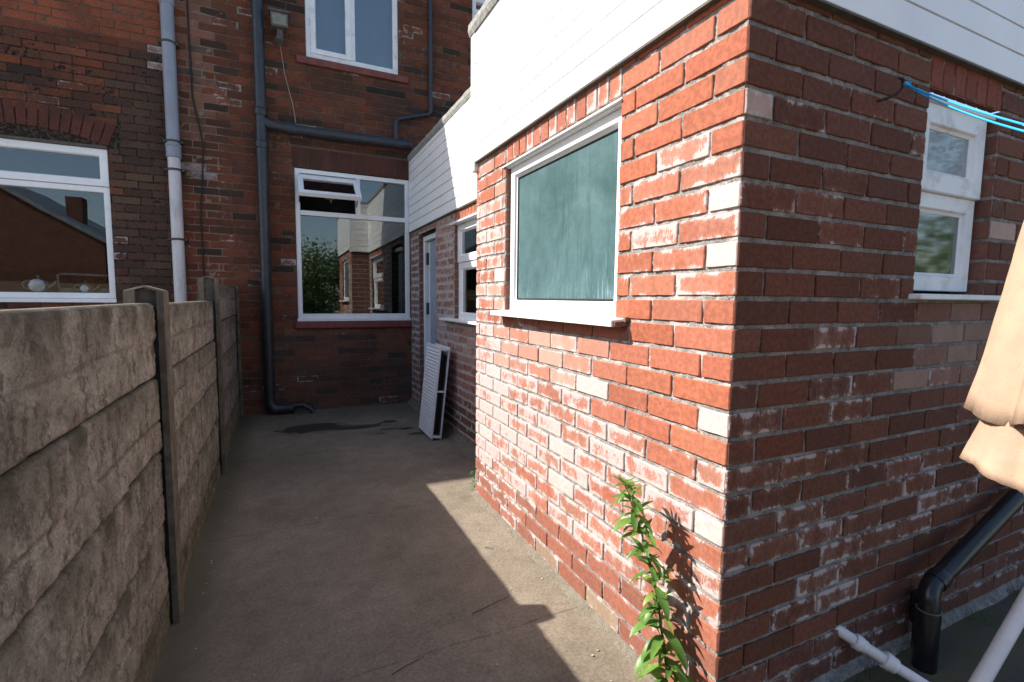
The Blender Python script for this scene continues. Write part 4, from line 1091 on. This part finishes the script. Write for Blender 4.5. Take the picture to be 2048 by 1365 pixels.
strands((1.806, .932, 2.034), (1.50, .525, 1.725), .012, .0025).build('lower_strand', M['rope'], wl)
mb = MB(); mb.tube([(1.812, .945, 2.040), (1.806, .933, 2.040), (1.800, .926, 2.032), (1.790, .912, 2.022)], [.004, .007, .006, .003], 8)
mb.tube([(1.806, .936, 2.04), (1.800, .925, 2.026), (1.796, .915, 2.036)], .0028, 6); mb.build('knot', M['rope'], wl)

ps = thing('folded_parasol', (1.60, .40, 0), 'folded peach canvas parasol hanging in two ragged tiers at the right edge', 'parasol')
PC = Vector((1.60, .40, 0))
def skirt(name, zt, zb, rt, rb, folds, seed, hem):
    mb = MB(); nt, nz = 144, 26; vs = []
    for j in range(nz+1):
        t = j/nz
        for i in range(nt):
            a = 2*math.pi*i/nt
            fold = math.cos(folds*a+seed) + .35*math.cos((folds*2+1)*a+seed*2)
            z_b = zb + hem*(.5*math.cos(folds*a*.5+seed*3)+.35*math.cos(folds*a+seed)) + .003*noise.noise(Vector((a*30, seed, 0)))
            z = zt+(z_b-zt)*t
            r = (rt+(rb-rt)*t**1.0)*(1+.13*fold*t) + .006*noise.noise(Vector((math.cos(a)*4, math.sin(a)*4, z*7+seed))) + .004*abs(noise.noise(Vector((math.cos(a)*11, math.sin(a)*11, z*9+seed))))
            vs.append((PC.x+r*math.cos(a), PC.y+r*math.sin(a), z))
    fs = [(j*nt+i, j*nt+(i+1) % nt, (j+1)*nt+(i+1) % nt, (j+1)*nt+i) for j in range(nz) for i in range(nt)]
    mb.add(vs, fs, True); o = mb.build(name, M['cloth'], ps, recalc=False)
    md = o.modifiers.new('thickness', 'SOLIDIFY'); md.thickness = .0015
    return o
skirt('upper_canopy', 2.25, 1.09, .045, .188, 6, .9, .022)
skirt('lower_canopy', 1.45, .945, .09, .190, 5, 2.4, .028)
mb = MB(); mb.tube([(PC.x, PC.y, 0), (PC.x, PC.y, 2.36)], .019, 16); mb.build('pole', M['wood'], ps)
mb = MB(); mb.tube([(PC.x, PC.y, 0), (PC.x, PC.y, .05), (PC.x, PC.y, .07), (PC.x, PC.y, .3)], [.25, .24, .04, .03], 24); mb.build('base', M['post'], ps)

# ------------------------------------------------------------------ plants
def leaf(mb, base, d, nrm, ln, wd, curl):
    """pointed lance leaf folded on its midrib and drooping"""
    d = d.normalized(); side = d.cross(nrm).normalized(); up = side.cross(d).normalized()
    n = 7; vs = []; pos = Vector(base); dd = d.copy()
    for i in range(n+1):
        t = i/n; w = wd*(math.sin(math.pi*min(1, t*.92+.06)))**.8*(1-.25*t) if i < n else .0004
        c = pos.copy(); lift = up*(w*.35)
        vs += [c-side*w+lift, c, c+side*w+lift]
        dd = (dd - Vector((0, 0, 1))*curl/n).normalized(); pos = pos+dd*ln/n; side = side; up = side.cross(dd).normalized()
    fs = []
    for i in range(n):
        fs += [(i*3, i*3+1, i*3+4, i*3+3), (i*3+1, i*3+2, i*3+5, i*3+4)]
    mb.add(vs, fs, True)
def bez(a, b, c, t): return a*(1-t)**2+b*2*t*(1-t)+c*t*t
pl = thing('willowherb_plant', (1.10, 1.13, 0), 'tall green leafy weed growing from the foot of the sunlit brick wall', 'plant')
rn = random.Random(11)
S0, S1, S2 = Vector((1.10, 1.115, -.01)), Vector((1.095, 1.14, .42)), Vector((1.015, 1.265, .735))
mb = MB(); sp = [bez(S0, S1, S2, i/24)+Vector((.004*noise.noise(Vector((i*.5, 0, 0))), .006*noise.noise(Vector((i*.5, 5, 0))), 0)) for i in range(25)]
mb.tube(sp, [.0048-.0032*i/24 for i in range(25)], 8); mb.build('stem', M['stem'], pl)
mb = MB(); ang = 0
nl = 30
for i in range(nl):
    t = .13+.85*i/(nl-1); p = bez(S0, S1, S2, t); tan = (bez(S0, S1, S2, min(1, t+.02))-bez(S0, S1, S2, t-.02)).normalized()
    ang += R(97)+rn.uniform(-.4, .4)
    for s in ((0, math.pi) if i % 3 else (0,)):
        a = ang+s+rn.uniform(-.3, .3)
        out = Vector((math.cos(a), math.sin(a), 0))
        if p.x + out.x*.08 > 1.155: out.x *= -.6; out.normalize()
        d = out + Vector((0, 0, rn.uniform(-.25, .45)))
        ln = rn.uniform(.085, .15)*(1-.3*t) * (1 if rn.random() < .8 else .6)
        leaf(mb, p, d, Vector((0, 0, 1)), ln, ln*rn.uniform(.13, .19), rn.uniform(.5, 1.6))
    # side shoot: a tuft of small leaves in the axil
    if i % 2 == 0 and t < .96:
        a = ang+rn.uniform(0, 6.28); d0 = Vector((math.cos(a)*.6, math.sin(a)*.6, .8)).normalized()
        if d0.x > .2: d0.x *= -.5
        q = p+d0*rn.uniform(.02, .06)
        mb.tube([p, q], .0012, 5)
        for k in range(5):
            b = 2*math.pi*k/5+rn.uniform(-.4, .4); dd = (d0*.6+Vector((math.cos(b), math.sin(b), .2))*.7)
            ln = rn.uniform(.035, .07); leaf(mb, q, dd, Vector((0, 0, 1)), ln, ln*.16, rn.uniform(.1, .9))
for k in range(11):     # tip rosette
    b = 2*math.pi*k/11; leaf(mb, S2, Vector((math.cos(b)*.8, math.sin(b)*.8, rn.uniform(.0, 1.0))), Vector((0, 0, 1)), rn.uniform(.03, .075), .0065, rn.uniform(.2, 1.2))
mb.build('leaves', M['leaf'], pl, recalc=False)

we = MB(); 
for k in range(12):
    b = rn.uniform(0, 6.28); leaf(we, Vector((1.18, 3.10, .02+.012*k)), Vector((math.cos(b)-.4, math.sin(b), .5)), Vector((0, 0, 1)), rn.uniform(.03, .06), .008, .6)
tag(we.build('weed', M['weed'], recalc=False), 'tiny blue-green weed at the far bottom corner of the sunlit wall', 'weed')

gr = MB(); rn = random.Random(5)
for k in range(1500):
    x = rn.uniform(1.75, 4.2); y = 1.0-abs(rn.gauss(0, .10))-.015
    if noise.noise(Vector((x*4, y*4, 2))) < .02: continue
    a = rn.uniform(0, 6.28); h = rn.uniform(.012, .04); w_ = .0012
    d = Vector((math.cos(a), math.sin(a), 0))*h*.5; s_ = Vector((-math.sin(a), math.cos(a), 0))*w_
    p = Vector((x, y, 0)); gr.add([p-s_, p+s_, p+d*.5+Vector((0, 0, h*.7))+s_*.6, p+d*.5+Vector((0, 0, h*.7))-s_*.6, p+d+Vector((0, 0, h))], [(0, 1, 2, 3), (3, 2, 4)])
tag(gr.build('grass', M['grass'], recalc=False), 'short dark grass and moss along the foot of the shaded front wall', 'grass', kind='stuff')

# grit and twigs on the concrete
pb = MB(); rn = random.Random(3)
for k in range(130):
    x = rn.choice([rn.uniform(-.35, 1.1), rn.gauss(1.02, .06), rn.gauss(-.33, .05)]); y = rn.uniform(1.2, 5.6); r = rn.uniform(.0015, .005)
    if x > 1.12: continue
    vs = [Vector((x, y, 0))+Vector((math.cos(a)*r*rn.uniform(.6, 1.3), math.sin(a)*r*rn.uniform(.6, 1.3), zz)) for zz in (0.002, r*.9) for a in [math.pi/3*q for q in range(6)]]
    pb.add(vs, [(i, (i+1) % 6, 6+(i+1) % 6, 6+i) for i in range(6)] + [(6, 7, 8, 9, 10, 11)])
tag(pb.build('grit', M['pebble']), 'pale crumbs of grit scattered over the concrete path', 'grit', kind='stuff')
def twig(pts, label, r=.0016):
    mb = MB(); mb.tube(pts, [r*1.2, r, r*.6][:len(pts)] if len(pts) <= 3 else r, 6)
    tag(mb.build('twig', M['twig']), label, 'twig', 'twigs on the path')
twig([(.70, 1.86, .006), (.80, 1.88, .010), (.90, 1.91, .006)], 'thin dark twig lying where the path shadow ends, beside the wall')
twig([(.32, 1.66, .006), (.38, 1.68, .008), (.45, 1.70, .006)], 'thin dark twig lying in the shaded middle of the path')
twig([(.96, 2.36, .006), (.985, 2.33, .010), (1.0, 2.35, .006)], 'short dark twig in the sunlit strip, farthest from the camera')

# ------------------------------------------------------------------ what the windows mirror: behind the camera
def tree(x, y, h, r, seed, label, kind='tree', n=2600, low=.25, ls=1.0):
    rn = random.Random(seed); t = thing(kind, (x, y, 0), label, 'tree' if kind == 'tree' else kind)
    mb = MB(); mb.tube([(x, y, 0), (x+.1, y, h*.35), (x-.05, y+.1, h*.7)], [.16, .12, .05], 10)
    for k in range(5):
        a = rn.uniform(0, 6.28); mb.tube([(x, y, h*.35), (x+math.cos(a)*r*.5, y+math.sin(a)*r*.5, h*.62)], [.07, .03], 7)
    mb.build('trunk', M['bark'], t)
    mb = MB(); cl = []
    for k in range(26):
        a = rn.uniform(0, 6.28); q = rn.random()**.5*r*.75; cl.append((Vector((x+math.cos(a)*q, y+math.sin(a)*q, h*(low+(1-low)*rn.uniform(.1, .92)))), rn.uniform(.25, .5)*r))
    for k in range(n):
        c, rr = rn.choice(cl); p = c+Vector((rn.gauss(0, 1), rn.gauss(0, 1), rn.gauss(0, .8)))*rr*.5
        if p.z < .1: continue
        a = Vector((rn.uniform(-1, 1), rn.uniform(-1, 1), rn.uniform(-1, 1))).normalized(); b = a.orthogonal().normalized(); s = rn.uniform(.07, .16)*ls
        mb.add([p-a*s, p-b*s*.5, p+a*s, p+b*s*.5], [(0, 1, 2, 3)])
    mb.build('crown', M['treeleaf'], t, recalc=False)
tree(.2, -10.0, 3.0, 2.0, 1, 'bushy dark tree mirrored at the left of the kitchen window', n=8000, low=.02, ls=.65)
tree(2.6, -11.5, 3.3, 2.2, 2, 'dark rounded tree mirrored in the middle of the kitchen window', n=8000, low=.02, ls=.65)
tree(-2.6, -9.0, 3.6, 1.6, 3, 'low dark tree mirrored at the bottom right of the neighbour\'s window', n=2400, low=.02)
tree(13.5, -5.5, 7.6, 3.9, 4, 'green tree mirrored in the lower pane of the narrow front window', n=11000, low=.05, ls=.6)
nh = thing('gable_house', (-8.6, -9, 0), 'brick gable house with slate roof and chimney mirrored in the neighbour\'s window', 'house')
M['plain_brick'] = brick_material('distant_brick')
mb = MB(); GX0, GX1, GR, GZ, GT = -12.6, -5.3, -8.9, 3.1, 5.3
pts = [(GX0, 0), (GX1, 0), (GX1, GZ), (GR, GT), (GX0, GZ)]
vs = [(x, yy, z) for yy in (-8.2, -15) for (x, z) in pts]
mb.add(vs, [(0, 1, 2, 3, 4), (9, 8, 7, 6, 5)] + [(i, (i+1) % 5, 5+(i+1) % 5, 5+i) for i in (0, 1, 4)])
M['far_wall'] = plain('distant_brick_wall', (.12, .050, .034), .9, .1, .2, 6, .004, 30, (.05, .03, .02), .3)
mb.build('wall', M['far_wall'], nh)
mb = MB()
for (xa, xb) in ((GX1+.35, GR), (GX0-.35, GR)):
    za = GZ-.24
    mb.hexa([(xa, -8.0, za), (xb, -8.0, GT), (xb, -15.2, GT), (xa, -15.2, za), (xa, -8.0, za+.14), (xb, -8.0, GT+.14), (xb, -15.2, GT+.14), (xa, -15.2, za+.14)])
mb.build('roof', M['slate'], nh)
mb = MB(); mb.box((-6.75, -10.4, 3.5), (-6.3, -9.9, 4.75)); mb.build('chimney', M['far_wall'], nh)
mb = MB(); mb.box((-12.5, -7.6, 0), (-2.2, -7.45, 1.7)); tag(mb.build('board_fence', M['wood']), 'low dark board fence mirrored at the foot of the neighbour\'s window', 'fence')

# ------------------------------------------------------------------ light, sky, camera
S = Vector((1.055, -.45, -1.0)).normalized()
sun = bpy.data.lights.new('sun', 'SUN'); sun.energy = 4.6; sun.angle = R(.53); sun.color = (1.0, .93, .84)
so = bpy.data.objects.new('sun', sun); col.objects.link(so); so.rotation_euler = S.to_track_quat('-Z', 'Y').to_euler()
w = bpy.data.worlds.new('World'); sc.world = w; w.use_nodes = True
nt = w.node_tree; bg = nt.nodes['Background']
sky = nt.nodes.new('ShaderNodeTexSky'); sky.sky_type = 'NISHITA'; sky.sun_disc = False
to = -S
sky.sun_elevation = math.asin(to.z); sky.sun_rotation = math.atan2(to.x, to.y)
sky.air_density = 1.0; sky.dust_density = 1.6; sky.ozone_density = 1.1
nt.links.new(sky.outputs[0], bg.inputs[0]); bg.inputs[1].default_value = .12

F, YAW, PIT, ROL = 978.5751, R(25.1789), R(4.97768), R(.6105)
cy, sy, cp, sp_ = math.cos(YAW), math.sin(YAW), math.cos(PIT), math.sin(PIT)
f = Vector((sy*cp, cy*cp, -sp_)); r = Vector((cy, -sy, 0)); u = r.cross(f)
r2 = r*math.cos(ROL)+u*math.sin(ROL); u2 = u*math.cos(ROL)-r*math.sin(ROL)
cam = bpy.data.cameras.new('camera'); cam.sensor_width = 36; cam.lens = F/2048*36; cam.clip_start = .02; cam.clip_end = 500
co = bpy.data.objects.new('camera', cam); col.objects.link(co)
m4 = Matrix(((r2.x, u2.x, -f.x, 0), (r2.y, u2.y, -f.y, 0), (r2.z, u2.z, -f.z, 1.35), (0, 0, 0, 1)))
co.matrix_world = m4
sc.camera = co
sc.cycles.blur_glossy = 0.0; sc.cycles.sample_clamp_indirect = 8.0
sc.view_settings.view_transform = 'Standard'; sc.view_settings.look = 'None'
sc.view_settings.exposure = 1.1; sc.view_settings.gamma = 1
